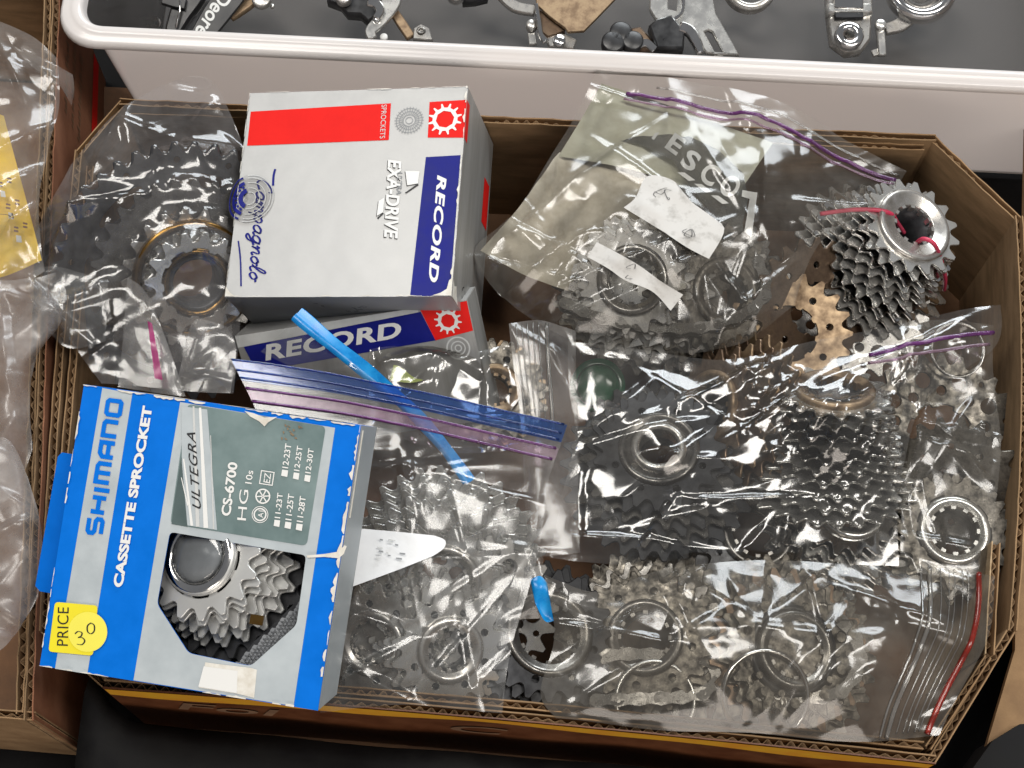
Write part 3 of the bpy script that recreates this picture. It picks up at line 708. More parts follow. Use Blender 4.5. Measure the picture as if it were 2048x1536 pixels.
# ================================================================== derailleurs in the tub
DG = 'derailleurs in the plastic tub'
def dthing(name, label, px, py, z, axis, spin=0, cat='derailleur'):
    return thing(name, label, cat, axis_frame(at(px, py, z), axis, spin), DG)
def arm_outline(pts, ws):
    """rounded strip through pts with half widths ws"""
    sp = spline(pts, 5); n = len(sp); L, Rr = [], []
    for i, p in enumerate(sp):
        t = i / (n - 1) * (len(ws) - 1); k = min(int(t), len(ws) - 2); wd = ws[k] + (ws[k + 1] - ws[k]) * (t - k)
        d = (sp[min(i + 1, n - 1)] - sp[max(i - 1, 0)]).normalized(); q = Vector((-d.y, d.x, 0))
        L.append(p + q * wd); Rr.append(p - q * wd)
    def cap(p, d, wd): return [p + Vector((cos(a) * d.x - sin(a) * d.y, cos(a) * d.y + sin(a) * d.x, 0)) * wd for a in (-1.0, -.4, .2, .8)]
    o = [(p.x, p.y) for p in L] + [(p.x, p.y) for p in reversed(Rr)]
    return o
def pxl(th, x, y, h=0):
    """photograph pixel -> local xy on the thing's plane lifted by h"""
    return Face(WM[th.name]).px(x, y, h)
def dplate(th, name, pix, ws, t, mat, h, bevel=0.4, holes=()):
    pts = [pxl(th, *p, h) for p in pix]; outs = [arm_outline(pts, ws)]
    for hx, hy, hr in holes: c = pxl(th, hx, hy, h); outs.append(circle(hr, 14, *c))
    return plate(name, outs, t, mat, th, T3(0, 0, h), bevel)
def dpoly(th, name, pix, t, mat, h, bevel=0.4, holes=()):
    outs = [[pxl(th, *p, h) for p in pix]]
    for hl in holes: outs.append([pxl(th, *p, h) for p in hl])
    return plate(name, outs, t, mat, th, T3(0, 0, h), bevel)
def dbolt(th, name, x, y, h, r, hh, mat, hole=0):
    c = pxl(th, x, y, h); prof = [(0.01, hh), (r * .85, hh), (r, hh - .5), (r, 0)] if not hole else [(hole, hh - 2.5), (hole, hh), (r * .88, hh), (r, hh - .7), (r, 0)]
    return lathe(name, prof, mat, th, T3(c[0], c[1], h), 22)
def pulley(th, x, y, h, N=11, mat=BLACKPL):
    c = pxl(th, x, y, h); o, Rr = tooth_ring(N); return plate('pulley', [o, circle(4, 12)], 3, mat, th, T3(c[0], c[1], h), 0.3, ('pulley', N))
up = (0, -.12, 1)
# black derailleur with white lettering
d1 = dthing('derailleur', 'black rear derailleur with white lettering at the tub left end', 410, 30, 30, (0.1, -.3, 1))
dplate(d1, 'cage_plate', [(495, -60), (462, -10), (432, 30), (398, 80)], [8, 8, 7.5, 6], 3.2, BLACKPL, 6, .6)
dplate(d1, 'body', [(392, -70), (388, -20), (362, 30), (345, 70)], [6, 8, 6, 4], 8, BLACKPL, 2, 1)
dplate(d1, 'arm', [(325, 0), (350, 6), (372, 10)], [2.5, 3, 3], 4, BLACKPL, 7, .5)
dplate(d1, 'back_plate', [(345, 40), (372, 52), (405, 50), (430, 10)], [5, 6, 6, 5], 3, BLACKST, -4, .5)
tube('cable', [(*pxl(d1, 362, -40, 8), 8), (*pxl(d1, 360, 20, 9), 9), (*pxl(d1, 352, 55, 8), 8)], 0.7, CHROME, d1)
fc = Face(WM[d1.name]); tv, tf = text_data('Deore', 0.15, 0.02)
a, b, c = (Vector(fc.px(*p, 7.7)) for p in ((420, 72), (470, -2), (402, 60)))
tv2 = [a + (b - a) * x[0] + (c - a) * x[1] * 1.0 for x in tv]
# lettering reads downwards along the plate
a, b, c = (Vector(fc.px(*p, 7.7)) for p in ((440, -22), (388, 62), (466, -6)))
mesh('lettering', [(*(a + (b - a) * x[0] + (c - a) * x[1]), 7.75) for x in tv], tf, WHITEINK, d1)
# small silver pivot next to it
d2 = dthing('derailleur', 'copper-toned arm with silver round pivot right of the black derailleur', 510, 5, 30, up)
dplate(d2, 'arm', [(460, 35), (490, 10), (515, -15)], [2.5, 4, 5], 4, TAN, 2, .6)
dbolt(d2, 'pivot_bolt', 524, 2, 3, 5.6, 4, STEEL); dbolt(d2, 'screw', 545, 14, 0, 1.3, 2, SILVER)
# silver and black derailleur with curved cage
d3 = dthing('derailleur', 'silver and black derailleur with curved hooked cage below the rim', 770, 20, 32, up)
dpoly(d3, 'black_body', [(655, 8), (668, -30), (800, -30), (790, 20), (752, 40), (738, 50), (722, 36), (695, 34), (682, 18)], 9, BLACKPL, 0, 1)
dplate(d3, 'cage_plate', [(790, -40), (782, 5), (762, 40), (742, 62), (745, 78)], [5, 5.5, 4, 3.2, 2.5], 3, SILVER, 10, .6)
dplate(d3, 'hook', [(735, 5), (752, 8), (760, 22), (752, 38)], [2.4, 2.8, 2.6, 2], 3, CHROME, 13, .6)
dplate(d3, 'link_arm', [(788, 25), (806, 52), (822, 76)], [2.6, 2.8, 2.6], 3.5, TAN, 5, .6)
dpoly(d3, 'hanger_tab', [(826, 80), (828, 58), (842, 50), (858, 58), (866, 82)], 3, STEEL, 6, .5)
dbolt(d3, 'pivot_bolt', 842, 62, 7.5, 2.6, 1.2, DARKST, 1.0); dbolt(d3, 'bolt', 754, 39, 11.5, 2.4, 1.6, CHROME); dbolt(d3, 'screw_cap', 768, 76, 6, 2.2, 2.0, WHITEINK)
dbolt(d3, 'adjuster', 688, 0, 6, 4.5, 5, STEEL)
# chrome knob and black part
d4 = dthing('derailleur', 'chrome knob of a derailleur at the very top edge left of centre', 920, -10, 34, up)
dbolt(d4, 'knob', 912, -6, 4, 5.2, 6, CHROME, 2.4); dpoly(d4, 'black_body', [(925, 10), (920, -40), (985, -40), (975, 2), (950, 8)], 8, BLACKPL, 0, 1)
# silver triangular cage
d5 = dthing('derailleur', 'dull silver derailleur with broad triangular cage plate', 1120, 30, 32, up)
dpoly(d5, 'cage_plate', [(1070, -40), (1072, 10), (1098, 34), (1130, 58), (1136, 66), (1168, 64), (1190, 42), (1240, -10), (1250, -40)], 2.4, TAN, 10, .4)
dpoly(d5, 'cage_brown_side', [(1076, 22), (1080, 66), (1096, 78), (1130, 66), (1126, 56)], 6, BROWNST, 4, .4)  # brown steel side wall set below the cage plate
dplate(d5, 'edge_rail', [(1072, 8), (1078, 45), (1082, 70), (1092, 84)], [1.2, 1.4, 1.4, 2], 3, CHROME, 11, .4)
dplate(d5, 'rear_arm', [(1002, -10), (1030, 14), (1070, 22)], [3, 3.2, 3], 4, STEEL, 6, .7)
dbolt(d5, 'barrel', 1063, 56, 3, 3.2, 5, STEEL); dplate(d5, 'lower_arm', [(1063, 68), (1066, 90)], [2.2, 2.2], 3, SILVER, 3, .3)
dbolt(d5, 'pivot_bolt', 1118, 86, 8, 3.6, 4, CHROME); dplate(d5, 'base_knuckle', [(1095, 88), (1120, 84), (1150, 92)], [3, 4.5, 3], 5, STEEL, 3, .6)
# black adjusters and long silver arm
d6 = dthing('derailleur', 'black barrel adjusters beside a long chrome slotted arm', 1340, 50, 34, up)
dpoly(d6, 'slotted_arm', [(1300, -40), (1298, 20), (1310, 40), (1350, 55), (1385, 60), (1402, 95), (1412, 108), (1478, 112), (1465, 88), (1432, 30), (1418, -40)], 3.5, SILVER, 2, .7,
      [[(1408, 66), (1416, 62), (1424, 66), (1446, 106), (1430, 108)], [(1334, -30), (1360, -30), (1352, 24), (1336, 20)]])
dplate(d6, 'spring_wire', [(1364, -30), (1366, 18), (1350, 38), (1338, 44)], [1, 1, 1, 1], 2, CHROME, 9, .3)
dpoly(d6, 'black_clamp', [(1296, 58), (1312, 44), (1342, 36), (1368, 70), (1366, 104), (1312, 104)], 9, BLACKPL, 7, 1.2)
for q, (x, y, r) in enumerate([(1240, 72, 6.2), (1225, 92, 6.5), (1264, 90, 6.0)]): dbolt(d6, 'adjuster_knob', x, y, 6, r, 6, BLACKPL)
dpoly(d6, 'adjuster_barrel', [(1258, 62), (1280, 58), (1298, 78), (1318, 104), (1280, 106), (1262, 92)], 8, BROWNST, 5, 1.5)
dplate(d6, 'clamp_band', [(1274, 92), (1292, 86), (1310, 100)], [2, 2.4, 2], 2, CHROME, 10, .3)
dplate(d6, 'chrome_finger', [(1358, 54), (1378, 62), (1392, 84), (1402, 108)], [3.4, 3.4, 3, 2.4], 4, CHROME, 10, 1)
# grey ring part
d7 = dthing('derailleur', 'grey ring-shaped derailleur clamp at the top edge', 1505, 5, 30, (0, -.35, 1))
lathe('clamp_ring', [(10.5, -4), (10.5, 3), (11.5, 4), (14.5, 4), (15.5, 2.5), (15.5, -4)], STEEL, d7, T3(*pxl(d7, 1500, -28, 4), 4), 36)
# front derailleur hinge with round bolt and chrome pulley bowl
d8 = dthing('derailleur', 'chrome derailleur hinge with big round holed bolt head at right', 1695, 50, 34, up)
dpoly(d8, 'hinge_body', [(1650, -30), (1652, 30), (1660, 90), (1690, 112), (1720, 108), (1738, 84), (1742, 10), (1738, -30)], 8, STEEL, 0, 1)
dplate(d8, 'hinge_roll', [(1652, 22), (1742, 22)], [3.2, 3.2], 8, SILVER, 4, 1.2)
dplate(d8, 'hinge_gap', [(1668, 36), (1724, 36)], [1.6, 1.6], 7, INK, 4.2, .3)
dpoly(d8, 'top_plate', [(1668, -20), (1668, 18), (1726, 20), (1726, -20)], 4, CHROME, 7, .6)
dbolt(d8, 'round_bolt', 1696, 76, 6, 8.2, 5, CHROME, 3.0)
d9 = dthing('derailleur', 'chrome bowl-shaped pulley ring at the upper right of the tub', 1840, 0, 30, (-.05, -.2, 1))
cc = pxl(d9, 1842, -22, 6)
lathe('bowl_ring', [(11.5, 0), (13, 3), (15, 4.5), (17.5, 4.5), (19.5, 3), (20.3, 0), (20, -4)], CHROME, d9, T3(cc[0], cc[1], 6), 44)
lathe('bowl_spring', [(3, -1), (5, 1), (7, -1), (9, 1), (11.5, 0)], DARKST, d9, T3(cc[0], cc[1], 4), 36)
dplate(d9, 'adjuster_post', [(1758, 50), (1762, 80), (1764, 112)], [2.2, 2.4, 2.2], 4, SILVER, 2, .6); dbolt(d9, 'screw_head', 1760, 52, 4, 3.2, 3, SILVER); dplate(d9, 'side_tab', [(1744, 108), (1768, 100)], [2, 2], 2, STEEL, 1, .3)
dplate(d9, 'joint', [(1770, 60), (1800, 50), (1822, 30)], [3, 4, 5], 4, STEEL, 0, .5)

# black cloth heaped against the front wall of the tray
NX, NY = 60, 26; vs, fs = [], []; x0 = lc[0] + 9
for i in range(NY):
    for j in range(NX):
        x = x0 + (640 * j / (NX - 1)); y = -150 - 330 * i / (NY - 1)
        if x < rim[0][0]: y = y + (1 - i / (NY - 1)) * min((rim[0][0] - x) * 1.2, 34)
        s_ = x - rim[0][0]; y -= max(s_, 0) * .036 * (1 - i / (NY - 1)) + (5 if i == 0 else 0)
        z = 62 + 3 * sin(x / 31) + 2.5 * sin(x / 12 + y / 17) + 2 * sin(y / 9 + x / 40) - (0 if i else 8) - i * .8
        vs.append((x, y - 3, z))
for i in range(NY - 1):
    for j in range(NX - 1): fs.append((i * NX + j, (i + 1) * NX + j, (i + 1) * NX + j + 1, i * NX + j + 1))
o = mesh('black_cloth', vs, fs, BLACK, None, None, True); tag(o, 'black cloth bunched up in front of the cardboard tray', 'cloth')
md = o.modifiers.new('thickness', 'SOLIDIFY'); md.thickness = .0015

# ================================================================== printed boxes
def worn(parent, p0, p1, nrm, h, seed, wmax=1.3, dens=0.75, mat=CARD_WHITE, name='worn_edge'):
    """ragged bare-card scuffing along the edge p0-p1 of a face (local mm); nrm points into the face"""
    R = rnd(seed); a, b = Vector(p0), Vector(p1); d = b - a; L = d.length; d.normalize(); n = Vector(nrm); vs, fs = [], []
    s = 0.0
    while s < L:
        ln = R.uniform(3, 14)
        if R.random() < dens:
            m = max(int(ln / 1.2), 2); k = len(vs); wm = wmax * R.uniform(.25, 1)
            for i in range(m + 1):
                q = min(s + ln * i / m, L); e = wm * (0.25 + R.random() * .75) * sin(pi * (i + .4) / (m + .8)) ** .5
                p = a + d * q; vs += [(p.x, p.y, h), (p.x + n.x * e, p.y + n.y * e, h)]
            for i in range(m): fs.append((k + 2 * i, k + 2 * i + 1, k + 2 * i + 3, k + 2 * i + 2))
        s += ln + R.uniform(0, 4)
    return tag(mesh(name, vs, fs, mat, parent), kind='stuff')
def carton(th, W, H, D, front, side_r, side_l, side_t, side_b, back, hole=None, t=0.6):
    a, b = W / 2, H / 2; outs = [[(-a, -b), (a, -b), (a, b), (-a, b)]]
    if hole: outs.append(hole)
    p = {}
    p['f'] = plate('front_panel', outs, t, front, th, T3(0, 0, -t / 2))
    for k, nm, bx, m in (('r', 'right_side', (a - t, a, -b, b, -D, -t), side_r), ('l', 'left_side', (-a, -a + t, -b, b, -D, -t), side_l), ('t', 'top_side', (-a + t, a - t, b - t, b, -D, -t), side_t), ('b', 'bottom_side', (-a + t, a - t, -b, -b + t, -D, -t), side_b), ('k', 'back_panel', (-a, a, -b, b, -D - t, -D), back)):
        v, f = box_data(*bx); p[k] = mesh(nm, v, f, m, th)
    return p
# ---------------- blue and silver cassette box
SM = frame((-122.97, -102.89, 162.0), (0.99324, -0.11150, 0.03222), (0.09401, 0.93573, 0.33995), (-0.06806, -0.33462, 0.93989))
SW = SH = 115.7; SD = 42
sf = Face(SM)
sb = thing('cassette_box', 'blue and silver cassette sprocket box with cut-out window and yellow price stickers', 'box', SM, 'printed cassette boxes')
Z = lambda x, y: (40 + x / 2.134, 730 + y / 2.134)
def rounded(pts, r=2.0, n=4):
    o = []; k = len(pts)
    for i in range(k):
        p0, p1, p2 = Vector(pts[i - 1]), Vector(pts[i]), Vector(pts[(i + 1) % k]); a = (p0 - p1).normalized(); b = (p2 - p1).normalized()
        for q in range(n + 1): t = q / n; o.append(tuple(p1 + a * r * (1 - t) ** 2 + b * r * t ** 2))
    return o
win = rounded([sf.px(*Z(*p)) for p in [(640, 712), (1222, 812), (1180, 1110), (985, 1285), (720, 1230), (585, 1020)]], 2)
pp = carton(sb, SW, SH, SD, BLUE_BOX, SILV_BOX, BLUE_BOX, BLUE_BOX, CARD_GREY, CARD_GREY, win)
print_poly(sf, pp['f'], 'silver_stripe', [Z(352, 98), Z(480, 122), Z(288, 1318), Z(150, 1296)], SILV_BOX, .45)
sil = [Z(684, 158), Z(1345, 268), Z(1168, 1455), Z(485, 1345)]
q = [sf.px(*p) for p in sil]; me = plate_mesh([q, win], 0)
vs = [Vector(v.co) / S for v in me.vertices]; mesh('silver_panel', [(v.x, v.y, .45) for v in vs], [tuple(p.vertices) for p in me.polygons], SILV_BOX, pp['f'])
pan = print_poly(sf, pp['f'], 'photo_panel', rounded([sf.px(*Z(*p)) for p in [(716, 166), (1306, 262), (1224, 772), (642, 678)]], 2.2), TEAL, .6, None, True)
print_poly(sf, pp['f'], 'pale_swoosh', [Z(690, 176), Z(800, 190), Z(842, 704), Z(715, 684), Z(692, 420)], SILV_BOX, .7)
print_poly(sf, pp['f'], 'dark_swoosh', [Z(690, 392), Z(716, 690), Z(648, 678), Z(664, 560)], TEAL_DK, .8)
for a, b, wd, m in (((742, 176), (760, 690), 8, PALEINK), ((770, 182), (795, 695), 10, WHITEINK), ((700, 400), (735, 686), 6, WHITEINK), ((690, 480), (718, 600), 3, WHITEINK), ((815, 300), (828, 700), 3, PALEINK)):
    print_poly(sf, pp['f'], 'pale_streak', [Z(a[0] - wd / 2, a[1]), Z(a[0] + wd / 2, a[1]), Z(b[0] + wd, b[1]), Z(b[0] - wd, b[1])], m, .85)
def zt(s, p0, p1, hp, mat, sh=0, bo=0.0, sp=1.0, name='lettering', h=.95): return print_text(sf, pp['f'], name, s, Z(*p0), Z(*p1), Z(*hp), mat, h, sh, bo, sp)
LOGO = {'S': [[(1, 1), (.15, 1), (0, .88), (0, .62), (.15, .5), (.85, .5), (1, .38), (1, .12), (.85, 0), (0, 0)]], 'H': [[(0, 0), (0, 1)], [(1, 0), (1, 1)], [(.1, .5), (.9, .5)]], 'I': [[(.5, 0), (.5, 1)]],
        'M': [[(0, 0), (0, 1), (.85, 1), (1, .88), (1, 0)], [(.5, 0), (.5, .9)]], 'A': [[(0, 0), (0, .8), (.25, 1), (1, 1), (1, 0)], [(.1, .42), (.9, .42)]], 'N': [[(0, 0), (0, 1), (.85, 1), (1, .88), (1, 0)]],
        'O': [[(.5, 0), (.12, 0), (0, .12), (0, .88), (.12, 1), (.88, 1), (1, .88), (1, .12), (.88, 0), (.5, 0)]]}
def block_word(word, p0, p1, hp, mat, h, wd):
    a, b, c = (Vector(sf.px(*Z(*p))) for p in (p0, p1, hp)); ws = [.12 if ch == 'I' else 1.3 if ch == 'M' else 1.0 for ch in word]; gp = .5; tot = sum(ws) + gp * (len(word) - 1); x = 0; k = 0
    ul = (b - a) / tot; uh = c - a
    for ch, cw in zip(word, ws):
        vs, fs = [], []
        for st in LOGO[ch]:
            pts = [a + ul * (x + (px_ * cw if ch != 'I' else cw / 2)) + uh * (.09 + py_ * .82) for px_, py_ in st]; k += 1; b0 = len(vs)
            for i, p in enumerate(pts):
                d0 = (p - pts[i - 1]).normalized() if i else (pts[1] - p).normalized(); d1 = (pts[i + 1] - p).normalized() if i < len(pts) - 1 else d0
                m = (d0 + d1).normalized(); n = Vector((-m.y, m.x)); q = wd / max(n.dot(Vector((-d0.y, d0.x))), .5)
                e = p + (-d0 * wd * .9 if i == 0 and len(st) == 2 and ch in 'I' else Vector((0, 0)))
                vs += [(e.x + n.x * q, e.y + n.y * q, h + k * .012), (e.x - n.x * q, e.y - n.y * q, h + k * .012)]
            for i in range(len(pts) - 1): fs.append((b0 + 2 * i, b0 + 2 * i + 1, b0 + 2 * i + 3, b0 + 2 * i + 2))
        mesh('lettering', vs, fs, mat, pp['f']); x += cw + gp
block_word('SHIMANO', (352, 722), (442, 158), (282, 712), BLUE_BOX, .7, .92)
zt('CASSETTE SPROCKET', (440, 950), (568, 178), (398, 944), WHITEINK, 0, 0.045)
zt('ULTEGRA', (775, 614), (750, 288), (738, 612), INK, 0.35, 0.004, 1.1)
zt('CS-6700', (900, 646), (932, 418), (858, 640), WHITEINK, 0, 0.03)
zt('HG', (966, 664), (978, 534), (928, 660), WHITEINK, 0, 0.0); zt('10s', (990, 508), (998, 452), (962, 504), WHITEINK, 0, 0.01)
for r, s, p0, p1, hp in ((0, '11-23T', (1112, 655), (1124, 548), (1088, 652)), (0, '11-25T', (1160, 664), (1172, 552), (1134, 660)), (0, '11-28T', (1208, 672), (1222, 562), (1182, 668)),
                      (1, '12-23T', (1146, 442), (1160, 338), (1120, 438)), (1, '12-25T', (1194, 454), (1208, 348), (1170, 450)), (1, '12-30T', (1242, 464), (1256, 358), (1218, 460))):
    zt(s, p0, p1, hp, WHITEINK, 0, 0.018)
    dx, dy = p0[0] - hp[0], p0[1] - hp[1]
    print_poly(sf, pp['f'], 'tick_square', [Z(hp[0], hp[1] + 8), Z(p0[0], p0[1] + 8), Z(p0[0] - 4, p0[1] + 36), Z(hp[0] - 4, hp[1] + 34)], WHITEINK, .95)
def annulus(face, parent, name, c, r0, r1, mat, h, n=28, sq=False):
    cc = Vector(face.px(*c)); k = 4 if sq else n; vs, fs = [], []
    for i in range(k):
        a = 2 * pi * i / k + (pi / 4 if sq else 0)
        for r in (r0, r1): vs.append((cc.x + r * cos(a), cc.y + r * sin(a), h))
    for i in range(k): j = (i + 1) % k; fs.append((2 * i, 2 * i + 1, 2 * j + 1, 2 * j))
    return mesh(name, vs, fs, mat, parent)
pxm = 0.2165
annulus(sf, pp['f'], 'icon', Z(1026, 638), 2.1, 2.7, WHITEINK, .95); annulus(sf, pp['f'], 'icon', Z(1026, 638), 3.1, 3.4, WHITEINK, .95)
zt('A1', (1038, 652), (1042, 622), (1016, 650), WHITEINK, 0, .01)
annulus(sf, pp['f'], 'icon', Z(1038, 560), 2.5, 3.1, WHITEINK, .95)
for i in range(3):
    a = i * pi / 3 + .2; c = Vector(sf.px(*Z(1038, 560))); d = Vector((cos(a), sin(a))) * 2.5; n2 = Vector((-d.y, d.x)) * .1
    mesh('icon_spoke', [(*(c + d + n2), .93), (*(c - d + n2), .93), (*(c - d - n2), .93), (*(c + d - n2), .93)], [(0, 1, 2, 3)], WHITEINK, pp['f'])
annulus(sf, pp['f'], 'icon', Z(1055, 482), 3.4, 4.0, WHITEINK, .95, sq=True); zt('EZ', (1068, 506), (1074, 462), (1040, 502), WHITEINK, .1, .01)
# price stickers
st = print_poly(sf, pp['f'], 'price_sticker', rounded([sf.px(*Z(*p)) for p in [(152, 1010), (334, 1026), (314, 1240), (124, 1222)]], 1.6), STICKER_Y, 1.05, None, True)
zt('PRICE', (208, 1198), (212, 1034), (160, 1196), INK, 0, 0.0, 1.05, 'price_lettering', 1.15)
c = sf.px(*Z(292, 1138)); mesh('round_sticker', [(c[0] + 8.1 * cos(a), c[1] + 8.1 * sin(a), 1.2) for a in [2 * pi * i / 40 for i in range(40)]], [tuple(range(40))], STICKER_P, pp['f'])
def hand(pts, wd, nm='handwriting'):
    l = spline([(*sf.px(*Z(*p)), 0) for p in pts], 6); v, f = stroke_data([Vector((p.x, p.y, 0)) for p in l], wd, 1.3); return mesh(nm, v, f, INK, pp['f'])
hand([(238, 1146), (252, 1136), (268, 1142), (264, 1156), (252, 1162), (268, 1162), (280, 1176), (268, 1192), (246, 1190)], .26)
hand([(306, 1100), (292, 1112), (292, 1136), (306, 1146), (320, 1134), (320, 1110), (306, 1100)], .26)
# bare tape patch, scuffs and tear
print_poly(sf, pp['f'], 'bare_patch', [Z(792, 1268), Z(848, 1276), Z(985, 1292), Z(1012, 1300), Z(1000, 1420), Z(925, 1402), Z(765, 1376)], CARD_WHITE, .6)
print_poly(sf, pp['f'], 'tape_strip', [Z(785, 1285), Z(930, 1305), Z(926, 1400), Z(762, 1372)], WHITEINK, .7)
hw = SW / 2 - .05
worn(sb, (-hw, -hw), (-hw, hw), (1, 0), 1.0, 1, 1.2, .6); worn(sb, (hw, -hw), (hw, hw), (-1, 0), 1.0, 2, 2.2, .9); worn(sb, (-hw, hw), (hw, hw), (0, -1), 1.0, 3, 1.6, .95); worn(sb, (-hw, -hw), (hw, -hw), (0, 1), 1.0, 4, 1.3, .8)
print_poly(sf, sb, 'torn_crease', [Z(1225, 812), Z(1300, 806), Z(1360, 796), Z(1388, 768), Z(1396, 774), Z(1384, 806), Z(1362, 824), Z(1300, 818), Z(1228, 822)], CARD_WHITE, 1.05)
print_poly(sf, sb, 'dent_scuff', [Z(960, 196), Z(1000, 206), Z(1046, 224), Z(1100, 222), Z(1062, 244), Z(1046, 262), Z(1022, 240), Z(985, 220)], CARD_WHITE, 1.02)
R = rnd(8)
for i in range(16):
    x, y = R.uniform(1110, 1200), R.uniform(250, 310); print_poly(sf, sb, 'rubbed_spot', [Z(x, y), Z(x + R.uniform(3, 12), y + 3), Z(x + R.uniform(6, 16), y + 9), Z(x + 2, y + R.uniform(6, 14))], TAN, .98 + i * .004)
for s in ((80, 0.5), (-32, 0.9)):
    pass
# side stripes that wrap over the top side
for x0, x1, m in ((-38, -17, CARD_WHITE), (-3, 6, CARD_WHITE), (6, 48, TEAL_DK)):
    mesh('top_stripe', [(x0, SH / 2 + .12, -1), (x1, SH / 2 + .12, -1), (x1, SH / 2 + .12, -SD + 1), (x0, SH / 2 + .12, -SD + 1)], [(0, 1, 2, 3)], m, pp['t'])
v, f = box_data(SW / 2 - 8, SW / 2 + .5, 20, SH / 2 - 2, -6, -5.5); mesh('tuck_flap', v, f, CARD_WHITE, sb)
# side flap sticking out on the left
fl = [(-SW / 2 - 13.5, 26), (-SW / 2 - 12, 28), (-SW / 2 - .2, 28), (-SW / 2 - .2, -31), (-SW / 2 - 12, -31), (-SW / 2 - 14.5, -29)]
plate('side_flap', [fl], .6, BLUE_BOX, sb, T3(0, 0, -12) @ Matrix.Rotation(radians(-6), 4, 'Y'), .1)
# honeycomb lining and cassette inside the window
v, f = box_data(-SW / 2 + 2, SW / 2 - 2, -SH / 2 + 2, 20, -30, -29.4); mesh('dark_lining', v, f, BLACKPL, sb)
lining = plate('honeycomb_card', [[sf.px(*Z(*p), -9) for p in [(900, 1300), (1250, 1320), (1280, 960), (1180, 1010), (1100, 1090), (1000, 1180)]]], .5, BLACKST, sb, T3(0, 0, -9))
vs, fs = [], []
for r in range(26):
    for cidx in range(24):
        x, y = 860 + cidx * 17 + (r % 2) * 8.5, 960 + r * 14.5
        if (x - 1180) * (1180 - 1010) + 0 < -60000 + (1200 - y) * 0: continue
        c = Vector(sf.px(*Z(x, y), -9)); a0 = len(vs)
        if y < 1180 - (x - 1000) * .95 + 26 or x > 1250 or y > 1300: continue
        for k in range(6): a = k * pi / 3; vs.append((c.x + 1.35 * cos(a), c.y + 1.35 * sin(a), .30))
        fs.append(tuple(range(a0, a0 + 6)))
o = mesh('honeycomb_pattern', vs, fs, GREYPL, lining); o['kind'] = 'stuff'
cl_ = Vector((*sf.px(*Z(766, 812), -4), -4)); ax_ = Vector((-.30, .16, 1)).normalized(); xx = (Vector((1, 0, 0)) - ax_ * ax_.x).normalized()
M = SM @ frame(cl_, xx, ax_.cross(xx), ax_)
bc = thing('cassette', 'new silver and black cassette showing through the window of the blue box', 'cassette', M, 'bicycle cassettes and freewheels in the box')
lockring(NEWSILVER, bc, T3(0, 0, 0), 16.5, 11.0)
lathe('bright_ring', [(16.6, -1.5), (15.2, 1.6), (13.0, 1.8), (12.0, 1.0)], CHROME, bc, T3(0, 0, .4), 40)
lathe('clear_cap', [(11.2, -1), (11.2, 2.0), (10.4, 2.6), (5, 2.8), (0.02, 2.8)], CLEAR_CAP, bc, T3(0, 0, .6), 32)
lathe('cap_core', [(10.6, -1), (10.6, .5), (0.02, .8)], GREYPL, bc, T3(0, 0, .6), 24)
zz = -2.6
for i, N in enumerate((12, 12.6, 13.2, 14, 15, 16, 17, 19, 21)):
    sprocket(more(N), (NEWSILVER if i < 7 else BLACKST), bc, T3(0, 0, zz) @ Matrix.Rotation((i * 1.37) % 6, 4, 'Z'), 'plain', 1.25); zz -= 3.0
v, f = box_data(-3, 3, -2, 2, 0, .4); mesh('gold_tab', v, f, GOLD, bc, T3(26, -22, -10))

# ---------------- silver, red and navy sprocket boxes
RM = frame((-82.16, 82.06, 128.0), (0.98087, -0.03036, 0.19226), (0.01153, 0.99508, 0.09835), (-0.19430, -0.09425, 0.97640))
RW, RH, RD = 108.8, 105.6, 62
rf = Face(RM); Y = lambda x, y: (440 + x / 2.695, 130 + y / 2.695)
rbx = thing('sprocket_box', 'silver sprocket box with red band and navy stripe lying on top of the pile', 'box', RM, 'printed cassette boxes')
rp = carton(rbx, RW, RH, RD, REC_SILV, REC_SIDE, REC_SIDE, REC_SIDE, GREYPL, CARD_GREY)  # bottom side, towards the viewer, in darker grey: its shade put into the colour
f_ = rp['f']
print_poly(rf, f_, 'red_band', [Y(166, 252), Y(922, 207), Y(910, 405), Y(147, 436)], RED, .45)
print_text(rf, f_, 'lettering', 'SPROCKETS', Y(872, 216), Y(862, 398), Y(900, 214), PINKISH if False else PALEINK, .6, 0, 0.0, 1.0)
e = RW / 2
q = [rf.px(*Y(*p)) for p in [(1130, 200), (1330, 188), (1322, 392), (1120, 392)]]; q[1] = (e, q[1][1]); q[2] = (e, q[2][1])
print_poly(rf, f_, 'red_square', q, RED, .45, None, True)
gc = ((q[0][0] + q[1][0]) / 2 - .8, (q[0][1] + q[3][1]) / 2)
me = plate_mesh([gear_outline(12, 6.0, 8.2, *gc), circle(4.5, 8, *gc, .2)], 0); mesh('gear_emblem', [(v.co.x / S, v.co.y / S, .6) for v in me.vertices], [tuple(p.vertices) for p in me.polygons], WHITEINK, f_)
mesh('red_wrap', [(e + .12, q[1][1], -.3), (e + .12, q[1][1], -6), (e + .12, q[2][1], -6), (e + .12, q[2][1], -.3)], [(0, 1, 2, 3)], RED, rp['r'])
v = [(e + .12, 10, -RD + 14), (e + .12, -14, -RD + 14), (e + .12, -14, -RD + 2), (e + .12, 10, -RD + 2)]; mesh('red_wrap', [(x, y + 18, z) for x, y, z in v], [(0, 1, 2, 3)], RED, rp['r'])
nb = [rf.px(*Y(*p)) for p in [(1110, 497), (1308, 486), (1240, 1228), (1026, 1230)]]; nb[1] = (e - 1.0, nb[1][1]); nb[2] = (e - 1.0, -RH / 2 + .2); nb[3] = (nb[3][0], -RH / 2 + .2)
print_poly(rf, f_, 'navy_band', nb, NAVY, .45, None, True)
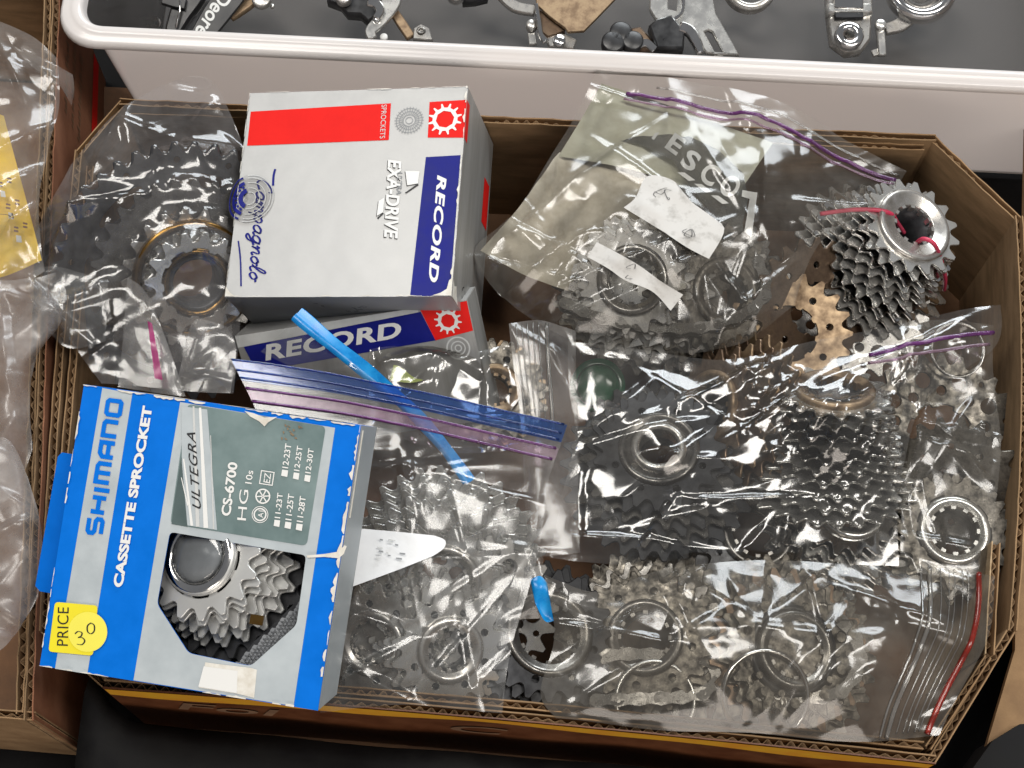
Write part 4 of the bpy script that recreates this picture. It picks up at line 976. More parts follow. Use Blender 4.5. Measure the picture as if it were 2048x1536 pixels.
print_text(rf, f_, 'lettering', 'RECORD', Y(1172, 594), Y(1122, 1172), Y(1224, 594), WHITEINK, .6, 0.22, 0.035, 1.08)
for off, m, h in ((4, INK, .55), (0, WHITEINK, .65)):
    print_text(rf, f_, 'lettering', 'EXA-DRIVE', Y(906 - off, 512 + off), Y(884 - off, 936 + off), Y(980 - off, 512 + off), m, h, 0.15, 0.03)
    print_poly(rf, f_, 'arrow', [Y(1000 - off, 572 + off), Y(1076 - off, 574 + off), Y(1068 - off, 640 + off), Y(1010 - off, 650 + off)], m, h)
    print_poly(rf, f_, 'arrow', [Y(856 - off, 734 + off), Y(888 - off, 716 + off), Y(880 - off, 795 + off), Y(846 - off, 815 + off)], m, h)
print_text(rf, f_, 'lettering', 'ULTRA', Y(956, 580), Y(950, 700), Y(984, 580), GREYINK, .75, .1, .01)
print_poly(rf, f_, 'arrow_shadow', [Y(1066, 640), Y(1072, 648), Y(1004, 694), Y(996, 690)], INK, .5); print_poly(rf, f_, 'arrow_shadow', [Y(878, 796), Y(884, 802), Y(852, 832), Y(846, 826)], INK, .5)
# grey rosette emblem
for k, (cx, cy, r) in enumerate(((1020, 300, 7.0),)):
    for r0, r1 in ((1.5, 1.9), (2.8, 3.1), (4.6, 4.9), (6.2, 6.5)): annulus(rf, f_, 'rosette_ring', Y(cx, cy), r0, r1, GREYINK, .5)
    c = Vector(rf.px(*Y(cx, cy))); vs, fs = [], []
    for i in range(28):
        a = 2 * pi * i / 28; d = Vector((cos(a), sin(a))); n2 = Vector((-d.y, d.x)) * .16; b0 = len(vs)
        vs += [(*(c + d * 3 + n2), .52), (*(c + d * 7.2 + n2), .52), (*(c + d * 7.2 - n2), .52), (*(c + d * 3 - n2), .52)]; fs.append((b0, b0 + 1, b0 + 2, b0 + 3))
    mesh('rosette_petals', vs, fs, GREYINK, f_)
# script lettering
LET = {'C': (1.25, [[(-1.2, 2.25), (-.5, 2.1), (.4, 2.15)], [(1.15, 1.6), (1.12, 2.0), (.8, 2.0), (.35, 1.3), (.2, .5), (.5, 0), (1.1, .35)]]),
       'a': (.95, [[(.75, .9), (.4, 1), (.1, .6), (.1, .2), (.35, 0), (.65, .3), (.75, .9), (.7, .25), (.82, 0), (1.0, .2)]]),
       'm': (1.2, [[(0, .6), (.15, 1), (.2, .6), (.15, 0), (.25, .6), (.45, 1), (.55, .8), (.5, 0), (.6, .6), (.8, 1), (.95, .8), (.9, .2), (1.02, 0), (1.2, .2)]]),
       'p': (1.0, [[(0, .6), (.2, 1), (.15, .2), (.05, -.9), (.15, 0), (.3, .8), (.6, 1), (.8, .6), (.65, .1), (.4, 0), (.25, .2)]]),
       'g': (1.0, [[(.75, .9), (.4, 1), (.1, .6), (.15, .15), (.4, 0), (.65, .3), (.78, 1), (.65, -.5), (.35, -.9), (.1, -.7), (.5, -.25), (1, .2)]]),
       'n': (.95, [[(0, .6), (.15, 1), (.2, .6), (.15, 0), (.3, .7), (.55, 1), (.7, .8), (.65, .2), (.78, 0), (.95, .2)]]),
       'o': (.85, [[(.45, 1), (.15, .7), (.1, .3), (.35, 0), (.65, .3), (.65, .75), (.45, 1), (.6, .8), (.9, .85)]]),
       'l': (.6, [[(0, .2), (.4, 1.2), (.5, 1.95), (.3, 1.95), (.15, 1), (.2, .1), (.4, 0), (.6, .2)]])}
def script(face, parent, word, p0, p1, hp, mat, h, wd):
    tot = sum(LET[c][0] for c in word); a, b, c = (Vector(face.px(*p)) for p in (p0, p1, hp)); parts = []; x = 0
    for ch in word:
        for stv in LET[ch][1]:
            l = [a + (b - a) * ((x + px_ + .22 * py_) / tot) + (c - a) * py_ for px_, py_ in stv]
            parts.append(stroke_data(spline([(p.x, p.y, 0) for p in l], 6), wd, h))
        x += LET[ch][0]
    l = [a + (b - a) * t + (c - a) * k for t, k in ((.62, -1.9), (.8, -1.4), (1.06, -1.0))]; parts.append(stroke_data(spline([(p.x, p.y, 0) for p in l], 5), wd * .7, h))
    v, f = merge(parts); return mesh('script_lettering', v, f, mat, parent)
script(rf, f_, 'Campagnolo', Y(205, 606), Y(158, 1158), Y(245, 604), NAVY, .55, .46)
# round seal, half on the face, half over the left edge
c = rf.px(*Y(160, 722)); RS = 12.3
def seal(a0, a1, r0, r1, mat, h, nm, n=30):
    vs, fs = [], []
    for i in range(n + 1):
        a = a0 + (a1 - a0) * i / n
        for r in (r0, r1):
            x, y = c[0] + r * cos(a), c[1] + r * sin(a); ov = max(-RW / 2 - x, 0); vs.append((x + ov * .12, y, h - ov * .45 - ov * ov * .02))
    for i in range(n): fs.append((2 * i, 2 * i + 1, 2 * i + 3, 2 * i + 2))
    return mesh(nm, vs, fs, mat, rbx)
seal(0, 2 * pi, 0.01, RS, STICK_CLEAR, .75, 'seal_film', 48)
for r in (3.2, 5.4, 8.2, 10.6, 12.0): seal(-1.75, 1.75, r - .14, r + .14, PALEINK, .85, 'seal_ring', 40)
for r, wd in ((4.3, 2.2), (8.4, 1.7), (11.3, .9)): seal(1.95, 2 * pi - 1.95, r - wd / 2, r + wd / 2, NAVY, .85, 'seal_ring', 30)
for k in range(7): a = 1.98 + (2 * pi - 3.96) * (k + .5) / 7; seal(a - .10, a + .10, 6, 7.2, NAVY, .86, 'seal_mark', 4)
worn(rbx, (e - .05, -RH / 2), (e - .05, RH / 2), (-1, 0), .9, 11, 1.5, .97); worn(rbx, (-e, -RH / 2 + .05), (e, -RH / 2 + .05), (0, 1), .9, 12, .7, .7); worn(rbx, (-e, RH / 2 - .05), (e, RH / 2 - .05), (0, -1), .9, 13, .8, .5); worn(rbx, (-e + .05, -RH / 2), (-e + .05, RH / 2), (1, 0), .9, 14, .6, .5)
q1 = [(e - 9, -RH / 2 + .2), (e - 5, -RH / 2 + 1.6), (e - 2.4, -RH / 2 + 3.4), (e - 1.6, -RH / 2 + 7.5), (e - .1, -RH / 2 + 9), (e - .1, -RH / 2 + .2)]
print_poly(rf, rbx, 'crushed_corner', q1, CARD_WHITE, .95, None, True)
print_poly(rf, rbx, 'crushed_corner', [(-e + .1, -RH / 2 + .1), (-e + 5, -RH / 2 + .1), (-e + 2.2, -RH / 2 + 2.2), (-e + .1, -RH / 2 + 5)], CARD_WHITE, .95, None, True)
mesh('crushed_edge', [(e + .14, -RH / 2 + y, z) for y, z in ((0, -.2), (9, -.2), (6, -3), (7.5, -7), (3, -9), (0, -12))], [tuple(range(6))], CARD_WHITE, rp['r'])
# recycling marks on the right side
for yy, zz, r in ((-RH / 2 + 9, -22, 3.6), (-RH / 2 + 4, -36, 3.0)):
    vs, fs = [], []
    for k in range(3):
        for i in range(6):
            a = 2 * pi * k / 3 + i * .27
            for rr in (r - .6, r): vs.append((e + .15, yy + rr * cos(a), zz + rr * sin(a)))
        b0 = k * 12
        for i in range(5): fs.append((b0 + 2 * i, b0 + 2 * i + 1, b0 + 2 * i + 3, b0 + 2 * i + 2))
    mesh('recycling_mark', vs, fs, INK if r > 3.2 else WHITEINK, rp['r'])
# lower box, its printed side facing the viewer
LA, LB = at(470, 672, 88), at(934, 600, 118)
X2 = (LB - LA).normalized(); N2 = Vector((-.10, -.66, .74)); N2 = (N2 - X2 * N2.dot(X2)).normalized(); Y2 = N2.cross(X2)
LW, LH, LD = (LB - LA).length, 60.0, 22
LM = frame((LA + LB) / 2 - Y2 * LH / 2, X2, Y2, N2); lf = Face(LM)
lbx = thing('sprocket_box', 'second silver sprocket box under the first, navy stripe side towards the front', 'box', LM, 'printed cassette boxes')
lp = carton(lbx, LW, LH, LD, REC_SIDE, REC_SIDE, REC_SIDE, REC_SILV, REC_SIDE, CARD_GREY); g_ = lp['f']
q_ = lambda x, y: (440 + x / 2.844, 600 + y / 2.844)
print_poly(lf, g_, 'pale_strip', [(-LW / 2, LH / 2), (LW / 2 - 24, LH / 2), (LW / 2 - 24, LH / 2 - 2.2), (-LW / 2, LH / 2 - 6)], PALEINK, .45, None, True)
print_poly(lf, g_, 'navy_band', [(-LW / 2 + 3, LH / 2 - 6), (LW / 2 - 23, LH / 2 - 2.2), (LW / 2 - 19, LH / 2 - 17), (-LW / 2 + 6, LH / 2 - 19)], NAVY, .5, None, True)
print_poly(lf, g_, 'red_square', [(LW / 2 - 23, LH / 2 - 1), (LW / 2 - .2, LH / 2 - .4), (LW / 2 - .2, LH / 2 - 15), (LW / 2 - 19, LH / 2 - 17)], RED, .5, None, True)
gx, gy = LW / 2 - 11, LH / 2 - 8.4
me = plate_mesh([gear_outline(12, 4.8, 6.6, gx, gy), circle(3.4, 8, gx, gy)], 0); mesh('gear_emblem', [(v.co.x / S, v.co.y / S, .65) for v in me.vertices], [tuple(p.vertices) for p in me.polygons], WHITEINK, g_)
tv, tf = text_data('RECORD', .2, .035, 1.08); mesh('lettering', [(-LW / 2 + 12 + x[0] * (LW - 46), LH / 2 - 14.5 + x[1] * 8 + x[0] * 1.5, .65) for x in tv], tf, WHITEINK, g_)
for r0, r1 in ((1.2, 1.8), (3.0, 3.6), (5.0, 5.8)):
    vs = [(gx + 2 + r * cos(a), gy - 14 + r * sin(a), .5) for a in [2 * pi * i / 24 for i in range(24)] for r in (r0, r1)]
    mesh('rosette_ring', vs, [(2 * i, 2 * i + 1, (2 * i + 3) % 48, (2 * i + 2) % 48) for i in range(24)], PALEINK, g_)

# ================================================================== cassettes, freewheels, sprockets, chains
CA = cassette('cassette', 'big black cassette with gold ring in the left bag', 396, 568, 106, (.40, -.60, .8), (11, 11, 20, 31), (SILVER, STEEL, DARKST, BLACKST), 7.5, None, styles=('plain', 'plain', 'plain', 'slots'), spacer=GOLD)
lathe('gold_ring', [(25, -14.5), (28.4, -14.2), (29.4, -11.5), (28.4, -9.2), (26, -8.6), (24.6, -10.5)], GOLD, CA, None, 44, True, True)
CC = cassette('cassette', 'shiny silver cassette tied with red twist wire at the right back corner', 1826, 452, 96, (.30, .04, .95), (12, 13, 14, 15, 16, 17, 19, 21), (SILVER, CHROME, SILVER, STEEL, SILVER, CHROME, STEEL), 5.2, STEEL, (20, 11.0), spacer=BLACKST, t=1.5)
tw = thing('twist_tie', 'red plastic twist tie looped through the silver cassette', 'twist tie', T3(*at(1826, 452, 96)))
p = [at(*q) for q in ((1640, 428, 100), (1700, 420, 103), (1752, 420, 103), (1782, 428, 101), (1795, 446, 92), (1808, 466, 84))]; tube('wire', spline(p, 6), 1.15, REDPL, tw, None, 8, True)
p = [at(*q) for q in ((1830, 490, 92), (1846, 478, 101), (1868, 488, 101), (1882, 520, 88), (1890, 556, 76), (1888, 580, 66))]; tube('wire', spline(p, 6), 1.15, REDPL, tw, None, 8, True)
L3 = loose('sprocket', 'wide steel sprocket lying flat under the red-tied silver cassette', 1700, 610, 56, (-.1, -.15, 1), 19, STEEL, 'drilled', .2, 17)
L1 = loose('sprocket', 'tan sprocket with wide hole in front of the silver cassette', 1578, 668, 76, (-.1, -.25, 1), 14, TAN, 'plain', .2, 14)
L2 = loose('sprocket', 'dull brass sprocket leaning behind the tan one', 1625, 618, 72, (.4, -.4, .8), 17, BROWNST, 'plain', 0, 13.5)
BG = 'bicycle cassettes and freewheels in the box'
# bag with printed film
B1 = cassette('cassette', 'grey perforated cassette at the left inside the bag with white labels', 1265, 560, 96, (-.25, -.35, 1), (12, 13, 15, 17, 19, 21), (STEEL, STEEL, SILVER, STEEL, GREASY), 4.4, DARKST, styles=('drilled',))
B2 = cassette('cassette', 'greasy cassette at the right inside the bag with white labels', 1450, 585, 88, (.35, -.3, 1), (13, 15, 17, 19, 22), (GREASY, STEEL, GREASY, DARKST), 4.6, GREASY)
B3 = chain('bicycle_chain', 'greasy bicycle chain coiled below the white labels', [(1130, 610), (1200, 640), (1290, 655), (1380, 660), (1470, 640), (1530, 590), (1510, 520), (1440, 480), (1370, 470)], 86, DARKST, STEEL, 3)
# middle right bag
D1 = cassette('freewheel', 'black freewheel with round steel core at the left of the middle right bag', 1318, 898, 94, (-.12, .12, 1), (14, 16, 18, 20, 23), (BLACKST, DARKST, BLACKST, DARKST, BLACKST), 4.8, DARKST, (19, 13), cat='freewheel')
lathe('core', [(13, -4), (13, 3), (11.5, 4), (9.5, 4), (9, 2), (9, -6)], STEEL, D1, None, 30)
D2 = cassette('freewheel', 'dark freewheel lying low in the centre of the middle right bag', 1515, 1062, 70, (.1, -.1, 1), (14, 16, 18, 21), (BLACKST, DARKST, BLACKST), 4.6, DARKST, (18, 12.5), cat='freewheel')
D3 = cassette('cassette', 'brown cassette lying on its side at the top of the middle right bag', 1420, 815, 92, (-.75, -.1, .55), (13, 15, 17, 19), (BROWNST, TAN, BROWNST, TAN), 6.5, TAN, (18, 13), spacer=TAN)
D4 = cassette('cassette', 'chrome cassette with tan end ring on its side in the middle right bag', 1668, 782, 108, (-.05, .62, .72), (12, 13, 14, 15, 16, 17, 19, 21), (SILVER, CHROME, STEEL, CHROME, SILVER), 6.4, TAN, (19, 13.5), spacer=BLACKST)
D5 = cassette('cassette', 'bright steel cassette standing at the right edge of the middle right bag', 1700, 1010, 80, (.1, .1, 1), (12, 13, 15, 17, 19), (CHROME, SILVER, CHROME), 4.6, SILVER, spacer=BLACKST)
D6 = thing('green_cap', 'shiny green plastic cap in the upper left of the middle right bag', 'cap', axis_frame(at(1196, 772, 60), (-.2, -.3, 1)))
lathe('dome', [(11, 0), (10.5, 3), (8.5, 5), (5, 6), (0.02, 6.4)], GREENPL, D6, None, 30); lathe('brim', [(11, 0), (13.5, .3), (13.8, 1.2), (11, 1.6)], GREENPL, D6, None, 30)
th_parts[D6.name] = list(D6.children) or []
th_parts[D6.name] = [o for o in bpy.data.objects if o.parent == D6]
# right bag
E1 = cassette('freewheel', 'freewheel with thick silver ring at the right wall', 1908, 1062, 84, (-.05, -.05, 1), (13, 14, 15), (GREASY, DARKST, GREASY), 5, SILVER, (16.5, 11.5), cat='freewheel')
E2 = loose('sprocket', 'dark solid sprocket leaning above the silver-ringed freewheel', 1902, 968, 80, (-.1, -.5, .8), 15, GREASY, 'plain', .1, 9)
E3 = loose('sprocket', 'worn steel sprocket near the right wall behind the dark one', 1880, 878, 76, (.1, -.25, 1), 20, GREASY, 'drilled', 0, 17)
E4 = ring('wire_ring', 'thin steel ring in the bag by the right wall', 1915, 700, 92, (.1, -.3, 1), 13, .7, STEEL)
# blue zip bag
G1 = cassette('cassette', 'large silver cassette with many teeth in the blue zip bag', 885, 1165, 92, (.02, -.50, .86), (12, 13, 14, 15, 17, 19, 21, 23), (SILVER, STEEL, SILVER, STEEL, SILVER, STEEL, SILVER, STEEL, SILVER), 4.0, STEEL, styles=('plain', 'plain', 'plain', 'plain', 'plain', 'plain', 'drilled'))
G2 = cassette('cassette', 'small steel cassette at the lower left of the purple zip bag', 745, 1285, 90, (-.25, -.40, .86), (12, 13, 15, 16), (STEEL, SILVER, STEEL, SILVER), 4.6, STEEL, (15, 10), styles=('drilled',), inner=13)
G3 = cassette('cassette', 'small steel cassette at the lower middle of the purple zip bag', 900, 1300, 92, (.25, -.38, .86), (12, 14, 15, 16), (SILVER, STEEL, SILVER, STEEL), 4.6, STEEL, (15, 10), styles=('drilled',), inner=13)
G4 = loose('sprocket', 'loose drilled steel sprocket tucked beneath the cassettes in the purple zip bag', 975, 1215, 82, (.1, -.35, 1), 15, STEEL, 'drilled', .5, 10, group='loose drilled sprockets')
K1 = cassette('cassette', 'black cassette between the blue zip bag and the red zip bag', 1098, 1268, 80, (.15, .05, 1), (14, 16, 18), (BLACKST, BLACKST, BLACKST), 5, DARKST, (20, 14), styles=('plain', 'plain', 'drilled'))
# front right bag
F1 = ring('spacer_ring', 'bright thin ring at the lower left of the red zip bag', 1310, 1402, 74, (0, -.12, 1), 17.5, 1.2, SILVER, 'loose rings')
F2 = ring('spacer_ring', 'larger bright ring in the middle of the red zip bag', 1530, 1390, 80, (.15, -.25, 1), 19.5, 1.3, CHROME, 'loose rings')
F3 = cassette('cassette', 'greasy brown cassette with holes in the middle of the red zip bag', 1590, 1300, 80, (.2, -.1, 1), (15, 17, 19, 22), (GREASY, BROWNST, GREASY), 4.5, DARKST, (18, 13), styles=('drilled',))
F4 = cassette('cassette', 'greasy dark cassette at the upper left of the red zip bag', 1290, 1275, 76, (-.2, -.1, 1), (14, 16, 19, 21), (GREASY, DARKST, GREASY), 4.6, DARKST)
F5 = chain('bicycle_chain', 'greasy chain folded back and forth in the red zip bag', [(1150, 1360), (1190, 1320), (1260, 1310), (1400, 1320), (1440, 1350), (1400, 1390), (1240, 1400), (1180, 1405)], 74, DARKST, STEEL, 7)
F6 = chain('bicycle_chain', 'greasy chain curled round the larger ring in the red zip bag', [(1440, 1300), (1470, 1250), (1560, 1210), (1660, 1230), (1720, 1300), (1690, 1380), (1610, 1400), (1490, 1410)], 72, DARKST, STEEL, 9)
# small middle bag
H1 = cassette('freewheel', 'brassy little freewheel in the small bag below the boxes', 990, 780, 76, (.1, -.2, 1), (11, 12, 13), (GREASY, TAN, GREASY), 4.6, TAN, (13, 8), cat='freewheel', inner=12)

# ================================================================== papers and printed film inside bags
def flat_sheet(name, label, cat, quad, mat, seed=1, crease=.5, group=None, nu=26, nv=26, contents=(), bulge=0):
    T = [p[:2] for p in quad[0]]; B = [p[:2] for p in quad[1]]; zc = (quad[0][0][2], quad[0][-1][2], quad[1][-1][2], quad[1][0][2])
    G = patch(T, B, None, None, zc, nu, nv, contents, bulge, crease, seed, 20, .6)
    c = G.reshape(-1, 3).mean(0); th = thing(name, label, cat, T3(c[0], c[1], G[..., 2].min()), group)
    o = sheet('sheet', G, mat, th); th_parts[th.name] = [o]
    return th, G
card1, GC1 = flat_sheet('card', 'pale greenish card at the top of the printed-film bag', 'card', ([(1202, 168, 112), (1380, 226, 110), (1546, 286, 108)], [(1118, 310, 106), (1300, 350, 104), (1462, 412, 100)]), GREENISH, 3, .5)
card2, GC2 = flat_sheet('card', 'crumpled beige sheet at the left of the printed-film bag', 'card', ([(1122, 305, 104), (1260, 340, 100), (1420, 400, 90)], [(962, 498, 98), (1080, 560, 88), (1210, 610, 66)]), BEIGE, 5, 1.7)
# printed translucent film with big white letters
PM = frame(at(1390, 340, 109), (1, 0, .02), (0, .998, -.06), (-.02, .06, .998)); pf = Face(PM)
X_ = lambda x, y: (940 + x / 2.604, 130 + y / 2.604)
pt = thing('printed_film', 'smoky printed film with large white letters folded in the back bag', 'printed film', PM)
print_poly(pf, pt, 'film', [X_(850, 228), X_(968, 262), X_(1120, 360), X_(1290, 440), X_(1420, 560), X_(1450, 690), X_(1410, 870), X_(1280, 790), X_(1150, 640), X_(1060, 500), X_(900, 420), X_(760, 390)], TESCO_DK, 0)
for ch, c, s in (('T', (975, 355), 84), ('E', (1070, 415), 96), ('S', (1150, 500), 104), ('C', (1250, 572), 112), ('O', (1355, 634), 118)):
    ux, uy = cos(.62), sin(.62); wd = s * .78
    p0 = (c[0] - ux * wd / 2 - uy * s / 2, c[1] - uy * wd / 2 + ux * s / 2)
    print_text(pf, pt, 'lettering', ch, X_(*p0), X_(p0[0] + ux * wd, p0[1] + uy * wd), X_(p0[0] + uy * s, p0[1] - ux * s), WHITEINK if ch in 'CO' else PALEINK, .5, 0, .03)
for x, y in ((1125, 585), (1213, 645), (1300, 705)):
    print_poly(pf, pt, 'stripe', [X_(x - 46, y - 24), X_(x - 8, y - 22), X_(x + 48, y + 18), X_(x + 14, y + 22)], WHITEINK, .5)
print_poly(pf, pt, 'bracket_mark', [X_(1418, 654), X_(1496, 668), X_(1466, 902), X_(1428, 872), X_(1456, 700), X_(1414, 688)], WHITEINK, .5)

# ================================================================== helpers to stick things on a draped film
def stick_z(G):
    P = G.reshape(-1, 3); v = P - np.array(CP); z = v @ np.array(CD)
    u_ = 1024 + F * (v @ np.array(CR)) / z; w_ = 768 - F * (v @ np.array(CU)) / z
    return u_, w_, P[:, 2]
def stick(name, th, G, T, B, mat, off=1.5, nu=16, nv=8, L=None, Rt=None, smooth_it=6):
    u_, w_, zz = stick_z(G)
    T_, B_ = poly_at(T, nu), poly_at(B, nu); L_ = poly_at(L or [T[0], B[0]], nv); R_ = poly_at(Rt or [T[-1], B[-1]], nv)
    g = np.zeros((nv, nu, 3)); px_ = np.zeros((nv, nu, 2)); Z_ = np.zeros((nv, nu))
    for i in range(nv):
        for j in range(nu):
            u, v = j / (nu - 1), i / (nv - 1)
            p = (1 - v) * T_[j] + v * B_[j] + (1 - u) * L_[i] + u * R_[i] - ((1 - u) * (1 - v) * T_[0] + u * (1 - v) * T_[-1] + (1 - u) * v * B_[0] + u * v * B_[-1])
            d2 = (u_ - p[0]) ** 2 + (w_ - p[1]) ** 2; k = np.argpartition(d2, 4)[:4]; px_[i, j] = p; Z_[i, j] = zz[k].max()
    top = Z_.copy()
    for _ in range(smooth_it):
        A = np.pad(Z_, 1, mode='edge'); Z_ = (A[:-2, 1:-1] + A[2:, 1:-1] + A[1:-1, :-2] + A[1:-1, 2:]) / 4
        Z_ = np.maximum(Z_, top - .3)
    for i in range(nv):
        for j in range(nu):
            q = at(px_[i, j, 0], px_[i, j, 1], Z_[i, j] + off); g[i, j] = (q.x, q.y, q.z)
    return sheet(name, g, mat, th), g

# ================================================================== bags in the tray
# left bag over the big black cassette
tA, GA = bag('plastic_bag', 'tall clear bag at the left over the big black cassette with a pink zip', FILM_A, T=[(140, 328), (250, 215), (400, 152), (468, 236)], B=[(205, 768), (330, 778), (470, 785)],
    L=[(140, 328), (92, 420), (50, 565), (110, 640), (205, 768)], Rt=[(468, 236), (492, 330), (480, 600), (470, 785)], zc=(106, 104, 100, 106), nu=90, nv=120, contents=(CA,), bulge=6, crease=.8, seed=4, relax=40)
f1 = patch([(256, 556), (282, 572), (302, 598)], [(236, 775), (300, 784), (372, 792)], None, [(302, 598), (335, 690), (372, 792)], (118, 122, 116, 114), 24, 30, (), 3, .35, 8)
sheet('zip_flap', f1, FILM_M, tA); sheet('pink_zip', f1[9:26, 13:17], MAGENTA, tA, .5)
f2 = patch([(368, 690), (390, 640), (452, 655)], [(352, 778), (400, 785), (462, 788)], None, [(452, 655), (470, 700), (462, 788)], (112, 118, 112, 112), 24, 24, (), 4, .6, 9); sheet('crumpled_corner', f2, FILM_M, tA)
f3 = patch([(52, 545), (110, 532), (215, 560)], [(60, 600), (130, 690), (215, 680)], None, None, (116, 118, 112, 112), 30, 30, (), 4, .8, 19); sheet('crumpled_corner', f3, FILM, tA)

# back bag with the printed film and white labels
tB, GB = bag('plastic_bag', 'big zip bag at the back with printed film, white paper labels and purple zip', FILM_G, T=[(1190, 142), (1330, 150), (1560, 205), (1700, 280), (1818, 342)], B=[(1005, 590), (1150, 688), (1320, 702), (1480, 690), (1592, 612)],
    L=[(1190, 142), (1130, 270), (1030, 420), (948, 500), (1005, 590)], Rt=[(1818, 342), (1770, 400), (1640, 480), (1592, 612)], zc=(116, 114, 100, 98), nu=150, nv=130, contents=(B1, B2, card1, card2), bulge=14, crease=1.05, seed=14, relax=30)
zip_line(tB, GB, 'v', .075, .12, .99, PURPLE, 1.0); zip_line(tB, GB, 'v', .10, .12, .99, PINKISH, .6, 'zip_seal'); zip_line(tB, GB, 'v', .045, .2, .99, CLEARZIP, .5, 'zip_rib')
l1, _ = stick('paper_label', tB, GB, [X_(800, 742), X_(862, 690), X_(925, 578), X_(1062, 604), X_(1112, 692)], [X_(1010, 870), X_(1130, 950), X_(1245, 1010)], DIRTY, Rt=[X_(1112, 692), X_(1200, 770), X_(1325, 848), X_(1245, 1010)], nu=22, nv=16)
l2, _ = stick('paper_label', tB, GB, [X_(660, 922), X_(780, 985), X_(890, 1050), X_(1000, 1130), X_(1110, 1196)], [X_(612, 1000), X_(720, 1060), X_(810, 1122), X_(950, 1180), X_(1045, 1280)], DIRTY, nu=22, nv=8)
def scribble(th, seed, c, n=4, z=None, G=None):
    R = rnd(seed); u_, w_, zz = stick_z(G)
    for i in range(n):
        x, y = c[0] + R.uniform(-30, 30), c[1] + R.uniform(-22, 22); pts = []
        for k in range(5): pts.append((x + R.uniform(-14, 14), y + R.uniform(-12, 12)))
        k = ((u_ - x) ** 2 + (w_ - y) ** 2).argmin(); l = [at(p[0], p[1], zz[k] + 1.9) for p in pts]
        v, f = stroke_data(spline([(p.x, p.y, 0) for p in l], 5), .13, 0); mesh('handwriting', [(p[0], p[1], zz[k] + 1.9) for p in v], f, INK, th, None, False, True)
scribble(tB, 4, X_(1180, 920), 2, None, GB); scribble(tB, 9, X_(1000, 680), 2, None, GB); scribble(tB, 6, X_(800, 1060), 2, None, GB)

# middle right bag
tD, GD = bag('plastic_bag', 'large crackly zip bag of mixed freewheels at the middle right', FILM_SH, T=[(1140, 680), (1290, 702), (1480, 716), (1620, 688), (1820, 640), (1998, 612)], B=[(1096, 1112), (1260, 1134), (1520, 1128), (1796, 1128)],
    L=[(1140, 680), (1138, 780), (1146, 900), (1096, 1112)], Rt=[(1998, 612), (1990, 700), (1850, 800), (1806, 930), (1796, 1128)], zc=(106, 110, 96, 98), nu=170, nv=120, contents=(D1, D2, D3, D4, D5, D6), bulge=9, crease=1.0, seed=23, relax=26, clear=.6, bridge=5)
zip_line(tD, GD, 'v', .10, .70, .99, PURPLE, 1.1); zip_line(tD, GD, 'v', .135, .70, .99, PINKISH, .8, 'zip_seal')
# narrow bag by the right wall
tE, GE = bag('plastic_bag', 'narrow clear bag by the right wall with the silver-ringed freewheel', FILM_G, T=[(1822, 790), (1900, 782), (1992, 786)], B=[(1798, 1140), (1900, 1150), (1986, 1142)], L=None, Rt=[(1992, 786), (2000, 900), (1986, 1142)], zc=(98, 98, 96, 96), nu=60, nv=90, contents=(E1, E2, E3), bulge=3, crease=.8, seed=31, relax=30)
tE2, GE2 = bag('plastic_bag', 'clear bag top lying against the right wall behind the zip bag', FILM_G, T=[(1700, 700), (1850, 640), (1985, 655)], B=[(1780, 800), (1890, 810), (1992, 790)], zc=(84, 90, 90, 80), nu=50, nv=30, contents=(E4,), bulge=3, crease=.8, seed=33, relax=20)
# small middle bags
lime, _ = flat_sheet('paper_note', 'small lime green paper note in the small bag below the boxes', 'paper note', ([(792, 716, 92), (830, 698, 93), (852, 712, 92)], [(780, 760, 88), (825, 765, 88), (872, 752, 88)]), LIME, 2, .2, nu=10, nv=10)
tH, GH = bag('plastic_bag', 'small crumpled clear bag with brassy freewheel below the printed boxes', FILM_SH, T=[(740, 700), (850, 688), (930, 705), (1018, 690)], B=[(740, 860), (900, 900), (1060, 900)], zc=(98, 98, 92, 92), nu=80, nv=60, contents=(H1, lime), bulge=4, crease=1.0, seed=41, relax=20)
tN, GN = bag('plastic_bag', 'ribbed zip top of a clear bag standing between the boxes and the crackly bag', FILM_M, T=[(1018, 648), (1080, 640), (1152, 662)], B=[(1056, 1100), (1090, 1112), (1160, 1105)], L=[(1018, 648), (1042, 860), (1056, 1100)], zc=(106, 106, 98, 100), nu=50, nv=90, bulge=4, crease=.35, seed=43)
for s in (.12, .2, .28, .36, .44): zip_line(tN, GN, 'u', s, .02, .5, CLEARZIP, .35, 'zip_rib', .3)
zip_line(tN, GN, 'u', .56, .02, .5, CLEARZIP, .9)
# blue slider strip of another bag
tJ, GJ = bag('plastic_bag', 'clear bag with a bright blue zip strip running down under the purple zip bag', FILM, T=[(598, 634), (700, 722), (800, 800)], B=[(520, 704), (600, 742), (790, 812)], zc=(116, 112, 108, 108), nu=40, nv=20, bulge=1, crease=.3, seed=47, back=False)
vs, fs = [], []
bp = spline([at(594, 628, 119), at(660, 684, 117), at(740, 748, 109), at(820, 818, 100), at(885, 890, 94), at(940, 965, 90)], 6)
for i, p in enumerate(bp):
    d = (bp[min(i + 1, len(bp) - 1)] - bp[max(i - 1, 0)]).normalized(); n = Vector((d.y, -d.x, 0)).normalized(); t = i / (len(bp) - 1); wd = 3.9 - 1.0 * t + .25 * sin(i * .7)
    for k, (o, h) in enumerate(((-1, 0), (-.85, .9), (-.1, .5), (.1, 1.2), (.8, 1.0), (1, 0))): q = p + n * (wd * o); vs.append((q.x, q.y, q.z + h))
for i in range(len(bp) - 1):
    for k in range(5): fs.append((6 * i + k, 6 * i + 6 + k, 6 * i + 7 + k, 6 * i + 1 + k))
